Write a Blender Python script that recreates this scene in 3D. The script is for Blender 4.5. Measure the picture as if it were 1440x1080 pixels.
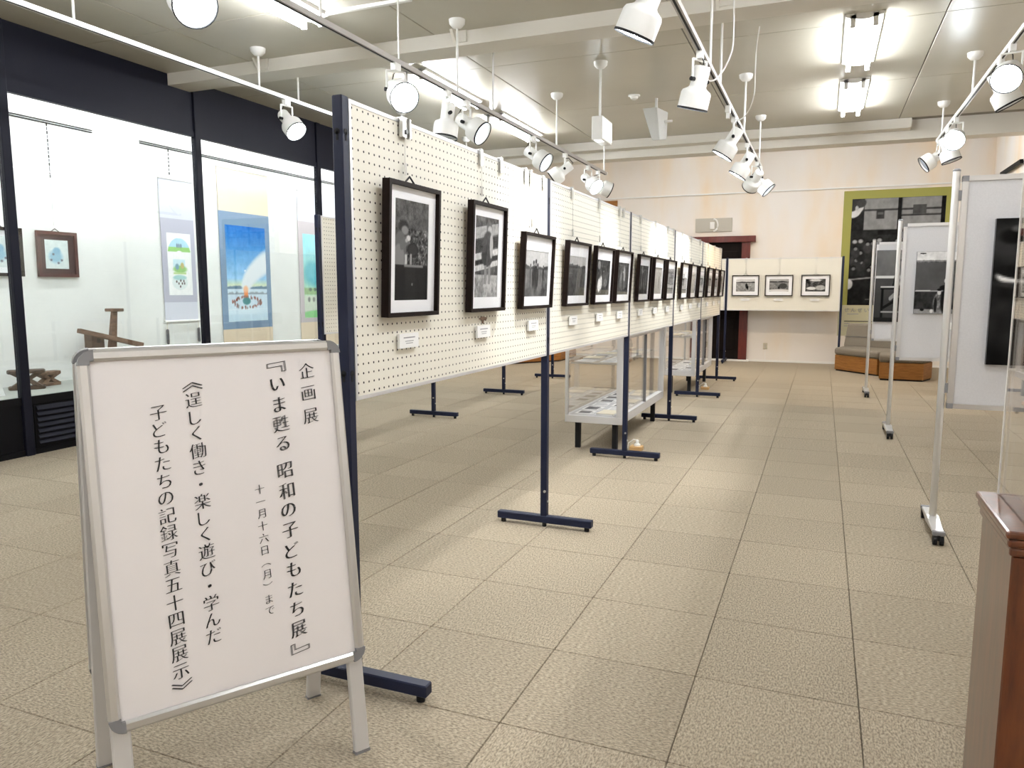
import bpy, math, random
import numpy as np
from mathutils import Vector, Matrix
for o in list(bpy.data.objects): bpy.data.objects.remove(o)
SC = bpy.context.scene; COL = SC.collection
# ------------------------------------------------------------------ camera, world, exposure
cd = bpy.data.cameras.new('camera'); cam = bpy.data.objects.new('camera', cd); COL.objects.link(cam)
cd.sensor_width = 36.0; cd.lens = 1059.18 / 1440 * 36.0; cd.clip_start = .02; cd.clip_end = 100
cam.location = (0, 0, 1.2866)
cam.rotation_euler = (math.pi/2 - .12406, 0, .38904)
SC.camera = cam
w = bpy.data.worlds.new('world'); SC.world = w; w.use_nodes = True
w.node_tree.nodes['Background'].inputs[0].default_value = (.75, .8, .9, 1)
w.node_tree.nodes['Background'].inputs[1].default_value = .05
vs = SC.view_settings
vs.view_transform = 'Standard'; vs.look = 'None'; vs.gamma = 1; vs.use_curve_mapping = False
vs.exposure = 0.38
SC.cycles.max_bounces = 8; SC.cycles.transparent_max_bounces = 24
SC.cycles.caustics_reflective = False; SC.cycles.caustics_refractive = False
SC.cycles.sample_clamp_indirect = 6
TUBE = 80.0; CASE_TUBE = 88.0; SPOT_W = 72.0; LENS = 40.0; WARM_W = 26.0
ZC = 3.27           # ceiling height
XP = -1.3415        # face of the long photo row

# ------------------------------------------------------------------ helpers
class MB:
    def __init__(s): s.v = []; s.f = []
    def box(s, x0, x1, y0, y1, z0, z1, M=None):
        b = len(s.v)
        p = [(x0,y0,z0),(x1,y0,z0),(x1,y1,z0),(x0,y1,z0),(x0,y0,z1),(x1,y0,z1),(x1,y1,z1),(x0,y1,z1)]
        s.v += [tuple(M @ Vector(q)) for q in p] if M else p
        s.f += [tuple(b+i for i in q) for q in ((3,2,1,0),(4,5,6,7),(0,1,5,4),(1,2,6,5),(2,3,7,6),(3,0,4,7))]
        return s
    def rings(s, rings, cap=True):
        b = len(s.v); n = len(rings[0])
        for r in rings: s.v += [tuple(q) for q in r]
        for k in range(len(rings)-1):
            for i in range(n):
                j = (i+1) % n
                s.f.append((b+k*n+i, b+k*n+j, b+(k+1)*n+j, b+(k+1)*n+i))
        if cap:
            s.f.append(tuple(b+i for i in range(n))[::-1]); s.f.append(tuple(b+(len(rings)-1)*n+i for i in range(n)))
        return s
    def cyl(s, p0, p1, r0, r1=None, n=12):
        return s.lathe([(r0, 0), (r0 if r1 is None else r1, (Vector(p1)-Vector(p0)).length)], p0, Vector(p1)-Vector(p0), n)
    def lathe(s, prof, o, axis, n=24, cap=True):
        a = Vector(axis).normalized(); t = Vector((1,0,0)) if abs(a.x) < .9 else Vector((0,1,0))
        u = a.cross(t).normalized(); w_ = a.cross(u)
        return s.rings([[Vector(o) + a*z + u*(r*math.cos(2*math.pi*i/n)) + w_*(r*math.sin(2*math.pi*i/n)) for i in range(n)] for r, z in prof], cap)
    def tube(s, pts, r, n=6, closed=False):
        P = [Vector(p) for p in pts]
        R = []
        for i, p in enumerate(P):
            d = (P[min(i+1, len(P)-1)] - P[max(i-1, 0)]).normalized()
            t = Vector((0,0,1)) if abs(d.z) < .9 else Vector((1,0,0))
            u = d.cross(t).normalized(); w_ = d.cross(u)
            R.append([p + u*(r*math.cos(2*math.pi*k/n)) + w_*(r*math.sin(2*math.pi*k/n)) for k in range(n)])
        return s.rings(R)
    def prism(s, poly, z0, z1, M=None):
        a = [Vector((x, y, z0)) for x, y in poly]; b = [Vector((x, y, z1)) for x, y in poly]
        if M: a = [M @ q for q in a]; b = [M @ q for q in b]
        return s.rings([a, b])
    def mesh(s, name, mat, off=(0,0,0), smooth=False):
        me = bpy.data.meshes.new(name)
        me.from_pydata([(x-off[0], y-off[1], z-off[2]) for x, y, z in s.v], [], s.f)
        if mat: me.materials.append(mat)
        if smooth:
            me.polygons.foreach_set('use_smooth', [True]*len(me.polygons)); 
            me.set_sharp_from_angle(angle=math.radians(40))
        me.update()
        return me

def put(name, me, parent=None, M=None):
    o = bpy.data.objects.new(name, me); COL.objects.link(o)
    if parent: o.parent = parent
    if M is not None: o.matrix_local = M
    return o
def bevel(o, wd=.004, seg=2):
    m = o.modifiers.new('bevel', 'BEVEL'); m.width = wd; m.segments = seg; m.limit_method = 'ANGLE'; m.angle_limit = math.radians(40)
    return o
def tag(o, label=None, cat=None, group=None, kind=None):
    if label: o['label'] = label
    if cat: o['category'] = cat
    if group: o['group'] = group
    if kind: o['kind'] = kind
    return o
def thing(name, label, cat, loc=(0,0,0), rz=0, group=None):
    o = bpy.data.objects.new(name, None); COL.objects.link(o); o.empty_display_size = .1
    o.location = loc; o.rotation_euler = (0,0,rz)
    return tag(o, label, cat, group)
def part(name, mb, mat, parent=None, smooth=False, world=True, label=None):
    """world=True: coordinates are world ones, the (unrotated) ancestors' places are taken off."""
    off = Vector((0,0,0)); p = parent
    while world and p is not None: off += p.location; p = p.parent
    o = put(name, mb.mesh(name, mat, off, smooth), parent)
    if label: o['label'] = label
    return o
def B(*a): return MB().box(*a)
def clone(o, parent=None):
    c = o.copy(); COL.objects.link(c)
    if parent: c.parent = parent
    for ch in o.children: clone(ch, c)
    return c

# ------------------------------------------------------------------ materials
MT = {}
def mat(name, col, rough=.5, metal=0, spec=.5, noise=0, nscale=20, coat=0, bump=0, bscale=200, stretch=(1,1,1), col2=None, rnd=0, ramp=(.3,.7)):
    m = bpy.data.materials.new(name); m.use_nodes = True; nt = m.node_tree; p = nt.nodes['Principled BSDF']
    p.inputs['Base Color'].default_value = (*col, 1); p.inputs['Roughness'].default_value = rough
    p.inputs['Metallic'].default_value = metal; p.inputs['Specular IOR Level'].default_value = spec
    p.inputs['Coat Weight'].default_value = coat; p.inputs['Coat Roughness'].default_value = .08
    L = nt.links.new
    if noise or bump or rnd:
        tc = nt.nodes.new('ShaderNodeTexCoord'); mp = nt.nodes.new('ShaderNodeMapping'); mp.inputs['Scale'].default_value = stretch
        L(tc.outputs['Object'], mp.inputs['Vector'])
    src = None
    if noise:
        n = nt.nodes.new('ShaderNodeTexNoise'); n.inputs['Scale'].default_value = nscale; n.inputs['Detail'].default_value = 5; n.inputs['Roughness'].default_value = .65
        L(mp.outputs['Vector'], n.inputs['Vector'])
        r = nt.nodes.new('ShaderNodeValToRGB'); r.color_ramp.elements[0].position = ramp[0]; r.color_ramp.elements[1].position = ramp[1]
        a = col2 if col2 else tuple(c*(1-noise) for c in col)
        r.color_ramp.elements[0].color = (*a, 1); r.color_ramp.elements[1].color = (*(col if col2 else tuple(min(1, c*(1+noise*.6)) for c in col)), 1)
        L(n.outputs['Fac'], r.inputs['Fac']); src = r.outputs['Color']
        L(src, p.inputs['Base Color'])
    if rnd:
        oi = nt.nodes.new('ShaderNodeObjectInfo'); mr = nt.nodes.new('ShaderNodeMapRange'); mr.inputs['To Min'].default_value = 1-rnd; mr.inputs['To Max'].default_value = 1+rnd
        L(oi.outputs['Random'], mr.inputs['Value'])
        hv = nt.nodes.new('ShaderNodeHueSaturation'); hv.inputs['Color'].default_value = (*col, 1)
        if src: L(src, hv.inputs['Color'])
        L(mr.outputs['Result'], hv.inputs['Value']); L(hv.outputs['Color'], p.inputs['Base Color'])
    if bump:
        n2 = nt.nodes.new('ShaderNodeTexNoise'); n2.inputs['Scale'].default_value = bscale; n2.inputs['Detail'].default_value = 3
        L(mp.outputs['Vector'], n2.inputs['Vector'])
        bp = nt.nodes.new('ShaderNodeBump'); bp.inputs['Strength'].default_value = bump; bp.inputs['Distance'].default_value = .004
        L(n2.outputs['Fac'], bp.inputs['Height']); L(bp.outputs['Normal'], p.inputs['Normal'])
    MT[name] = m
    return m
def emit(name, col, s):
    m = bpy.data.materials.new(name); m.use_nodes = True; nt = m.node_tree; p = nt.nodes['Principled BSDF']
    p.inputs['Base Color'].default_value = (.8,.8,.8,1); p.inputs['Emission Color'].default_value = (*col,1); p.inputs['Emission Strength'].default_value = s
    MT[name] = m; return m
def glass(name, tint=(1,1,1), rough=0.0, ior=1.5):
    m = bpy.data.materials.new(name); m.use_nodes = True; nt = m.node_tree
    for n in list(nt.nodes):
        if n.type == 'BSDF_PRINCIPLED': nt.nodes.remove(n)
    out = [n for n in nt.nodes if n.type == 'OUTPUT_MATERIAL'][0]
    t = nt.nodes.new('ShaderNodeBsdfTransparent'); t.inputs[0].default_value = (*tint, 1)
    g = nt.nodes.new('ShaderNodeBsdfGlossy'); g.inputs['Roughness'].default_value = rough; g.inputs['Color'].default_value = (1,1,1,1)
    f = nt.nodes.new('ShaderNodeFresnel'); ge = nt.nodes.new('ShaderNodeNewGeometry'); mr = nt.nodes.new('ShaderNodeMapRange')
    mr.inputs['To Min'].default_value = ior; mr.inputs['To Max'].default_value = 1/ior      # same reflectance from both faces of a thin pane
    nt.links.new(ge.outputs['Backfacing'], mr.inputs['Value']); nt.links.new(mr.outputs['Result'], f.inputs['IOR'])
    mx = nt.nodes.new('ShaderNodeMixShader')
    nt.links.new(f.outputs[0], mx.inputs[0]); nt.links.new(t.outputs[0], mx.inputs[1]); nt.links.new(g.outputs[0], mx.inputs[2]); nt.links.new(mx.outputs[0], out.inputs[0])
    MT[name] = m; return m
def pegmat():
    m = mat('pegboard', (.80,.775,.685), .6, spec=.2); nt = m.node_tree; p = nt.nodes['Principled BSDF']; L = nt.links.new
    uv = nt.nodes.new('ShaderNodeUVMap'); uv.uv_map = 'UVMap'
    sc = nt.nodes.new('ShaderNodeVectorMath'); sc.operation = 'SCALE'; sc.inputs['Scale'].default_value = 1/.03
    fr = nt.nodes.new('ShaderNodeVectorMath'); fr.operation = 'FRACTION'
    sb = nt.nodes.new('ShaderNodeVectorMath'); sb.operation = 'SUBTRACT'; sb.inputs[1].default_value = (.5,.5,0)
    ln = nt.nodes.new('ShaderNodeVectorMath'); ln.operation = 'LENGTH'
    lt = nt.nodes.new('ShaderNodeMath'); lt.operation = 'LESS_THAN'; lt.inputs[1].default_value = .125
    mx = nt.nodes.new('ShaderNodeMix'); mx.data_type = 'RGBA'; mx.inputs['A'].default_value = (.80,.775,.685,1); mx.inputs['B'].default_value = (.015,.013,.012,1)
    L(uv.outputs[0], sc.inputs[0]); L(sc.outputs[0], fr.inputs[0]); L(fr.outputs[0], sb.inputs[0]); L(sb.outputs[0], ln.inputs[0]); L(ln.outputs['Value'], lt.inputs[0])
    L(lt.outputs[0], mx.inputs['Factor']); L(mx.outputs['Result'], p.inputs['Base Color'])
    return m
def printmat(name, rough=.35, coat=0):
    m = mat(name, (.5,.5,.5), rough, spec=.05); nt = m.node_tree; a = nt.nodes.new('ShaderNodeVertexColor'); a.layer_name = 'Col'
    nt.links.new(a.outputs['Color'], nt.nodes['Principled BSDF'].inputs['Base Color']); nt.nodes['Principled BSDF'].inputs['Coat Weight'].default_value = coat
    return m
def woodmat(name, c1, c2, rough=.4, coat=0, stretch=(1,1,12), scale=6, spec=.4):
    return mat(name, c2, rough, spec=spec, noise=1, nscale=scale, col2=c1, stretch=stretch, coat=coat)

mat('carpet', (.470,.400,.300), .95, ramp=(.35,.65), noise=.5, nscale=78, col2=(.178,.147,.108), rnd=.055, bump=.5, bscale=260, spec=.1, stretch=(1,2.2,1))
mat('joint', (.12,.10,.075), .95)
mat('ceiling_paint', (.50,.475,.395), .30, spec=.4, noise=.05, nscale=1.5)
mat('ceiling_gap', (.22,.2,.17), .8)
mat('beam_paint', (.66,.63,.56), .45)
mat('white_paint', (.82,.81,.78), .4)
mat('lamp_white', (.80,.80,.77), .3)
mat('track_white', (.78,.78,.76), .35)
mat('track_grey', (.42,.40,.38), .4)
mat('black_rubber', (.008,.008,.009), .6, spec=.2)
mat('case_black', (.003,.003,.004), .55, spec=.12)
mat('case_navy', (.0055,.006,.012), .5, spec=.14)
mat('case_wall', (.86,.86,.84), .85, noise=.04, nscale=3, bump=.1)
mat('sill_grey', (.36,.37,.34), .7, noise=.1, nscale=30)
mat('post_blue', (.0105,.014,.034), .45, noise=.1, nscale=4, spec=.2)
mat('aluminium', (.72,.72,.72), .32, metal=.85)
mat('alu_matt', (.70,.70,.71), .42, metal=.5)
mat('steel', (.62,.62,.60), .28, metal=.9)
mat('grey_plastic', (.20,.20,.21), .45)
mat('poster_paper', (.93,.895,.895), .6, noise=.03, nscale=2.5)
mat('paper_white', (.85,.85,.84), .7)
mat('paper_cream', (.80,.74,.60), .75)
mat('paper_grey', (.55,.55,.56), .75)
mat('paper_dark', (.10,.10,.11), .6)
mat('ink', (.015,.014,.015), .7)
mat('ink_grey', (.30,.30,.31), .7)
mat('frame_brown', (.012,.007,.006), .5, noise=.3, nscale=30, spec=.08)
mat('frame_red', (.075,.018,.015), .35, noise=.3, nscale=20)
mat('mat_board', (.90,.91,.94), .7)
mat('mat_brown', (.055,.018,.018), .7)
mat('backing', (.25,.18,.11), .8)
mat('partition_fabric', (.62,.62,.635), .85, noise=.05, nscale=120)
mat('bench_fabric', (.185,.160,.125), .95, noise=.2, nscale=120)
woodmat('bench_wood', (.20,.078,.018), (.34,.155,.040), .5, stretch=(1,1,8), spec=.25)
woodmat('varnished_wood', (.055,.011,.003), (.14,.036,.009), .28, coat=.7, stretch=(7,7,.8), scale=5)
woodmat('old_wood', (.028,.015,.009), (.10,.06,.036), .6, stretch=(8,2,8), scale=5)
woodmat('old_wood_pale', (.08,.042,.025), (.23,.14,.09), .6, stretch=(8,2,8), scale=5)
woodmat('door_red', (.060,.006,.004), (.125,.017,.010), .4, coat=.1, stretch=(3,3,.6), scale=5)
woodmat('door_dark', (.004,.003,.003), (.010,.006,.005), .6, stretch=(6,6,.7), scale=5, spec=.08)
woodmat('plain_wood', (.45,.26,.10), (.62,.40,.18), .6)
mat('silk_lilac', (.50,.50,.60), .8, noise=.05, nscale=300)
mat('silk_pale', (.70,.71,.80), .8, noise=.05, nscale=300)
mat('silk_blue', (.20,.30,.44), .8, noise=.2, nscale=200)
mat('silk_beige', (.80,.66,.50), .8, noise=.06, nscale=200)
mat('silk_mauve', (.56,.50,.53), .8, noise=.06, nscale=200)
mat('olive_paper', (.30,.29,.065), .7)
mat('poster_lower', (.52,.49,.33), .7)
mat('grille_beige', (.45,.42,.36), .5)
mat('outlet_beige', (.52,.47,.36), .5)
mat('speaker_grey', (.50,.50,.47), .5)
emit('tube_light', (.93,.955,1.0), TUBE); emit('case_tube_light', (.95,.98,1.0), CASE_TUBE); emit('lens_on', (.86,.94,1.0), LENS); emit('lens_dim', (.75,.87,1.0), 1.0)
emit('sign_glow', (1,1,.97), 1.6); emit('downlight_glow', (1,.62,.30), 8)
mat('lens_off', (.35,.42,.5), .15)
glass('glass'); glass('case_glass', (.965,.985,.98)); glass('acrylic', (.995,.995,.995), 0, 1.10)
pegmat(); printmat('photo_print', .4); printmat('scroll_paint', .8); printmat('canvas_print', .35)
def wallmat():
    m = mat('wall_cream', (.76,.68,.57), .8); nt = m.node_tree; p = nt.nodes['Principled BSDF']; L = nt.links.new
    tc = nt.nodes.new('ShaderNodeTexCoord'); mp = nt.nodes.new('ShaderNodeMapping'); mp.inputs['Scale'].default_value = (1.5, 1.5, .45)
    n = nt.nodes.new('ShaderNodeTexNoise'); n.inputs['Scale'].default_value = 1.1; n.inputs['Detail'].default_value = 3
    r = nt.nodes.new('ShaderNodeValToRGB'); e = r.color_ramp.elements
    e[0].position = .40; e[0].color = (.80,.755,.71,1); e[1].position = .68; e[1].color = (.80,.66,.50,1)
    x = e.new(.52); x.color = (.80,.73,.65,1)
    L(tc.outputs['Object'], mp.inputs['Vector']); L(mp.outputs['Vector'], n.inputs['Vector']); L(n.outputs['Fac'], r.inputs['Fac']); L(r.outputs['Color'], p.inputs['Base Color'])
wallmat()

# ------------------------------------------------------------------ painted prints (photographs, scrolls): a grid with colours per point
def fbm(nx, ny, cells, seed, octv=4, asp=1.0):
    rng = np.random.default_rng(seed); out = np.zeros((ny, nx)); amp = 1; tot = 0
    for k in range(octv):
        cx = max(2, int(cells*2**k)); cy = max(2, int(cells*asp*2**k)); g = rng.random((cy+2, cx+2))
        X = np.linspace(0, cx, nx); Y = np.linspace(0, cy, ny); xi = X.astype(int); yi = Y.astype(int); fx = X-xi; fy = (Y-yi)[:, None]
        fx = fx*fx*(3-2*fx); fy = fy*fy*(3-2*fy)
        a = g[yi][:, xi]*(1-fx)+g[yi][:, xi+1]*fx; b = g[yi+1][:, xi]*(1-fx)+g[yi+1][:, xi+1]*fx
        out += amp*(a*(1-fy)+b*fy); tot += amp; amp *= .55
    return out/tot
class Pic:
    """u runs right 0..1, v runs up 0..1; values are display (sRGB) levels."""
    def __init__(s, nx, ny, seed=0, base=.5):
        s.nx, s.ny, s.seed = nx, ny, seed
        s.u, s.v = np.meshgrid(np.linspace(0,1,nx), np.linspace(0,1,ny)); s.c = np.zeros((ny,nx,3)); s.set(base)
    def col(s, c): return np.array(c if hasattr(c, '__len__') else (c,)*3, float)
    def set(s, c): s.c[:] = s.col(c); return s
    def noise(s, amp, cells=6, asp=1.0, m=None, octv=4):
        s.seed += 1; n = (fbm(s.nx, s.ny, cells, s.seed, octv, asp)-.5)*2*amp
        s.c += (n if m is None else n*m)[..., None]; return s
    def blend(s, m, c): s.c = s.c*(1-m[..., None]) + s.col(c)*m[..., None]; return s
    def ell(s, cx, cy, rx, ry, c, soft=.15, rot=0):
        a, b = s.u-cx, s.v-cy; ca, sa = math.cos(rot), math.sin(rot)
        d = np.sqrt(((a*ca+b*sa)/rx)**2+((-a*sa+b*ca)/ry)**2)
        return s.blend(np.clip((1-d)/soft+.5, 0, 1), c)
    def rect(s, x0, x1, y0, y1, c, slope=0, a=1.0):
        vv = s.v-slope*(s.u-.5); e = .6/s.nx
        m = np.clip((s.u-x0)/e+.5,0,1)*np.clip((x1-s.u)/e+.5,0,1)*np.clip((vv-y0)/e+.5,0,1)*np.clip((y1-vv)/e+.5,0,1)
        return s.blend(m*a, c)
    def line(s, p, q, wd, c):
        (x0,y0),(x1,y1) = p, q; dx, dy = x1-x0, y1-y0; t = np.clip(((s.u-x0)*dx+(s.v-y0)*dy)/(dx*dx+dy*dy+1e-9),0,1)
        d = np.hypot(s.u-x0-t*dx, s.v-y0-t*dy); return s.blend(np.clip((wd-d)/(.6/s.nx)+.5,0,1), c)
    def grad(s, c0, c1, y0=0., y1=1.):
        t = np.clip((s.v-y0)/(y1-y0),0,1)[..., None]; s.c = s.col(c0)*(1-t)+s.col(c1)*t; return s
    def person(s, x, y, hgt, body=.15, head=.35, wd=.16, asp=1.0):
        s.ell(x, y+hgt*.48, wd*hgt*asp, hgt*.34, body, .2); s.ell(x-.03*hgt, y+hgt*.12, wd*.35*hgt*asp, hgt*.16, body*.8+.05, .2); s.ell(x+.05*hgt, y+hgt*.12, wd*.35*hgt*asp, hgt*.16, body*.8+.05, .2)
        s.ell(x, y+hgt*.90, wd*.55*hgt*asp, hgt*.11, head, .25); s.ell(x, y+hgt*.96, wd*.55*hgt*asp, hgt*.07, .08, .25); return s
    def mesh(s, name, wid, hgt, mt):
        nx, ny = s.nx, s.ny; me = bpy.data.meshes.new(name); me.vertices.add(nx*ny)
        co = np.zeros((ny,nx,3)); co[...,0] = (s.u-.5)*wid; co[...,2] = s.v*hgt; me.vertices.foreach_set('co', co.ravel())
        i = np.arange(nx*ny).reshape(ny,nx); q = np.stack([i[:-1,:-1], i[:-1,1:], i[1:,1:], i[1:,:-1]], -1).reshape(-1,4)
        me.loops.add(q.size); me.loops.foreach_set('vertex_index', q.ravel()); me.polygons.add(len(q)); me.polygons.foreach_set('loop_start', np.arange(len(q))*4)
        me.update(calc_edges=True)
        c = np.clip(s.c, 0, 1); lin = np.where(c <= .04045, c/12.92, ((c+.055)/1.055)**2.4)
        at = me.color_attributes.new('Col', 'FLOAT_COLOR', 'POINT'); at.data.foreach_set('color', np.concatenate([lin, np.ones((ny,nx,1))], -1).astype(np.float32).ravel())
        me.materials.append(mt); return me

# ------------------------------------------------------------------ setting
YB = 14.3; XR = 2.43; XW = -6.43; XG = -5.7; YR = -3.3
floor = tag(part('floor', B(XG-.05, XR, YR, YB, -.06, -.012), MT['joint']), 'beige carpet tile floor of the exhibition hall', kind='structure')
S = .5; OX, OY = -1.8367, 1.9429
tl = MB(); e = .4982/2; b_ = .002
tl.rings([[(-e,-e,-.012),(e,-e,-.012),(e,e,-.012),(-e,e,-.012)], [(-e,-e,-.004),(e,-e,-.004),(e,e,-.004),(-e,e,-.004)], [(-e+b_,-e+b_,0),(e-b_,-e+b_,0),(e-b_,e-b_,0),(-e+b_,e-b_,0)]])
tile_me = tl.mesh('tile', MT['carpet'])
cells = []
for i in range(-8, 10):
    for j in range(-10, 26):
        x = OX+(i+.5)*S; y = OY+(j+.5)*S
        if x < XG-.05 or x > XR or y > YB or y < YR: continue
        d = Vector((x,y)).length; fx = x*math.cos(.389)+y*math.sin(.389); fy = -x*math.sin(.389)+y*math.cos(.389)
        vis = fy > .6 and abs(fx) < fy*.72+.4
        cells.append((0 if vis else 1, d, x, y))
cells.sort(); rest = MB(); random.seed(4)
for k, (hid, d, x, y) in enumerate(cells):
    if k < 300 and not hid:
        x1 = min(x+S/2, XR); o = put('tile', tile_me, floor, Matrix.Translation((x, y, 0)) @ Matrix.Rotation(random.choice((0,1))*math.pi/2, 4, 'Z'))
    else: rest.box(x-e, x+e, y-e, y+e, -.012, 0)
r_ = part('tile_field', rest, MT['carpet'], floor); r_['kind'] = 'stuff'

ceil = tag(part('ceiling', B(XG-.05, XR, YR, 10.5, ZC+.012, ZC+.08), MT['ceiling_gap']), 'off-white boarded ceiling of the hall', kind='structure')
xs = [-5.7] + [.725-1.82*k for k in (3,2,1,0)] + [XR]; ys = [YR,-2.65,-.83,.99,2.81,4.63,6.45,8.27,10.12]
for a, b in zip(xs, xs[1:]):
    for c, d in zip(ys, ys[1:]):
        bevel(part('ceiling_panel', B(a+.004, b-.004, c+.003, d-.003, ZC, ZC+.012), MT['ceiling_paint'], ceil), .003, 1)
tag(part('far_ceiling', B(XG-.8, XR, 10.5, YB, 3.95, 4.0), MT['ceiling_paint']), 'higher ceiling of the far bay behind the beam', kind='structure')
def structure(name, mb, m, label=None, parent=None): return tag(part(name, mb, m, parent), label, kind=None if parent else 'structure')
wb = structure('wall_back', B(XG-.8, XR+.1, YB, YB+.12, 0, 4.0), MT['wall_cream'], 'cream papered back wall with peach stains')
structure('wall_right', B(XR, XR+.1, YR, YB, 0, 4.0), MT['wall_cream'], 'cream right wall behind the rolling partitions')
structure('wall_rear', B(XG-.8, XR, YR-.1, YR, 0, 4.0), MT['wall_cream'], 'cream wall at the entrance end')
structure('wall_left', B(XW-.1, XW, YR, YB, 0, 4.0), MT['case_wall'], 'white cloth-covered back wall of the built-in display case')
structure('trim_1', B(XG-.7, XR, YB-.025, YB, 3.0, 3.022), MT['white_paint'], 'thin white picture rail along the back wall')
structure('baseboard_back', B(-1.2, XR, YB-.015, YB, 0, .035), MT['white_paint'], 'low white skirting of the back wall')
structure('baseboard_back', B(-5.7, -2.3, YB-.015, YB, 0, .035), MT['white_paint'], 'low white skirting left of the red door')
# beams
bm = structure('trim_2', B(XG, XR, 5.50, 5.76, 3.164, ZC), MT['beam_paint'], 'shallow white ceiling beam crossing the hall')
for x in (-4.63, -2.73, -.75, 1.1):
    part('gusset', MB().prism([(5.5,3.168),(5.5,ZC),(5.42,ZC)], x-.012, x+.012, Matrix(((0,0,1,0),(1,0,0,0),(0,1,0,0),(0,0,0,1)))), MT['beam_paint'], bm)
    part('gusset_flange', B(x, x+.10, 5.485, 5.4999, 3.185, ZC), MT['beam_paint'], bm)
structure('trim_3', B(XG, .86, 10.12, 10.3, 3.16, ZC), MT['beam_paint'], 'grey fascia under the ceiling before the far bay')
structure('trim_4', B(XG, XR, 10.3, 10.56, 3.06, 4.0), MT['beam_paint'], 'white beam closing the hall ceiling before the far bay')
# door in the back wall
dr = tag(part('door_1', B(-2.12, -1.385, YB-.02, YB, 0.03, 2.14), MT['door_dark']), 'dark panelled door in a red wooden frame in the back wall', kind='structure')
bevel(part('door_header', B(-2.26, -1.15, YB-.09, YB, 2.14, 2.25), MT['door_red'], dr), .006)
part('door_jamb', B(-1.385, -1.24, YB-.06, YB, 0.03, 2.14), MT['door_red'], dr); part('door_jamb', B(-2.25, -2.12, YB-.06, YB, 0.03, 2.14), MT['door_red'], dr)
for z0, z1 in ((.2,.75),(.85,1.3),(1.4,1.98)):
    for x0, x1 in ((-2.06,-1.79),(-1.71,-1.45)): bevel(part('door_panel', B(x0, x1, YB-.032, YB-.02, z0, z1), MT['door_dark'], dr), .008)
part('threshold', B(-2.25, -1.2, YB-.10, YB, 0, .03), MT['white_paint'], dr)

# ------------------------------------------------------------------ fluorescent lights
def fluorescent(x, y0, y1, label, ZC=ZC):
    t = thing('fluorescent_light', label, 'ceiling light', (x, (y0+y1)/2, ZC), group='ceiling fluorescent lights')
    bd = MB().prism([(-.135,0),(-.125,-.022),(-.03,-.045),(.03,-.045),(.125,-.022),(.135,0)], y0, y1, Matrix(((1,0,0,x),(0,0,1,0),(0,1,0,ZC-.0005),(0,0,0,1))))
    part('body', bd, MT['white_paint'], t)
    for dx in (-.075, .075):
        tb = part('tube', MB().cyl((x+dx, y0+.03, ZC-.075), (x+dx, y1-.03, ZC-.075), .016, n=10), MT['tube_light'], t, True)
        for yy in (y0+.012, y1-.012): part('socket', B(x+dx-.018, x+dx+.018, yy-.012, yy+.012, ZC-.095, ZC-.01), MT['white_paint'], t)
for rx, side in ((-3.525, 'over the rear photo row'), (.185, 'over the open aisle')):
    for k, (a, b) in enumerate(((-2.95,-1.71),(-1.12,.13),(1.72,2.97),(3.55,4.79),(6.24,7.48),(8.07,9.34))):
        fluorescent(rx, a, b, 'twin-tube fluorescent light %s, %s from the back wall' % (side, ('sixth','fifth','fourth','third','second','first')[k]))

for x in (-3.4, -1.0, .7): fluorescent(x, 11.6, 12.85, 'unseen twin-tube light added to brighten the far bay %s' % ('over the rear bench' if x < -2 else 'before the three landscape photographs' if x < 0 else 'over the bench under the poster'), 3.95)  # unseen fittings behind the beam, added to brighten the far bay and its wall
# ------------------------------------------------------------------ lighting tracks with spotlights
def rod(parent, x, y, z, dome=True):
    r = part('suspension_rod', MB().cyl((x,y,z), (x,y,ZC), .009 if dome else .008, n=8), MT['lamp_white'], parent, True)
    if dome: part('ceiling_rose', MB().lathe([(.012,-.062),(.035,-.055),(.058,-.03),(.062,0)], (x,y,ZC), (0,0,1), 20), MT['lamp_white'], r, True)
def track(x, z, y0, y1, rods, plain, label, m):
    t = thing('lighting_track', label, 'light track', (x, y0, z))
    part('rail', MB().box(x-.017, x+.017, y0, y1, z, z+.03), m, t)
    part('rail_groove', B(x-.006, x+.006, y0+.01, y1-.01, z-.0015, z), MT['black_rubber'], t)
    part('end_cap', B(x-.019, x+.019, y1, y1+.02, z-.002, z+.032), MT['lamp_white'], t)
    for y in rods: rod(t, x, y, z+.03)
    for y in plain: rod(t, x, y, z+.03, False)
TR = {'A': (-4.42, 2.935), 'B': (-2.6, 2.725), 'C': (-.755, 2.715), 'D': (1.093, 2.91)}
track(*TR['A'], 0, 9.4, (1.4, 5.24, 7.55, 9.2), (3.55, 5.75), 'white ceiling light track along the built-in display case', MT['track_white'])
track(*TR['B'], 0, 9.45, (1.4, 5.27, 7.55, 9.37), (3.6, 5.93), 'ceiling light track between the two photo rows', MT['track_grey'])
track(*TR['C'], 0, 9.5, (1.4, 7.57, 9.37), (5.27, 5.8), 'ceiling light track over the aisle beside the long photo row', MT['track_grey'])
track(*TR['D'], 0, 9.72, (1.4, 5.3, 7.62, 9.42), (), 'ceiling light track over the rolling partitions', MT['track_white'])
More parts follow.
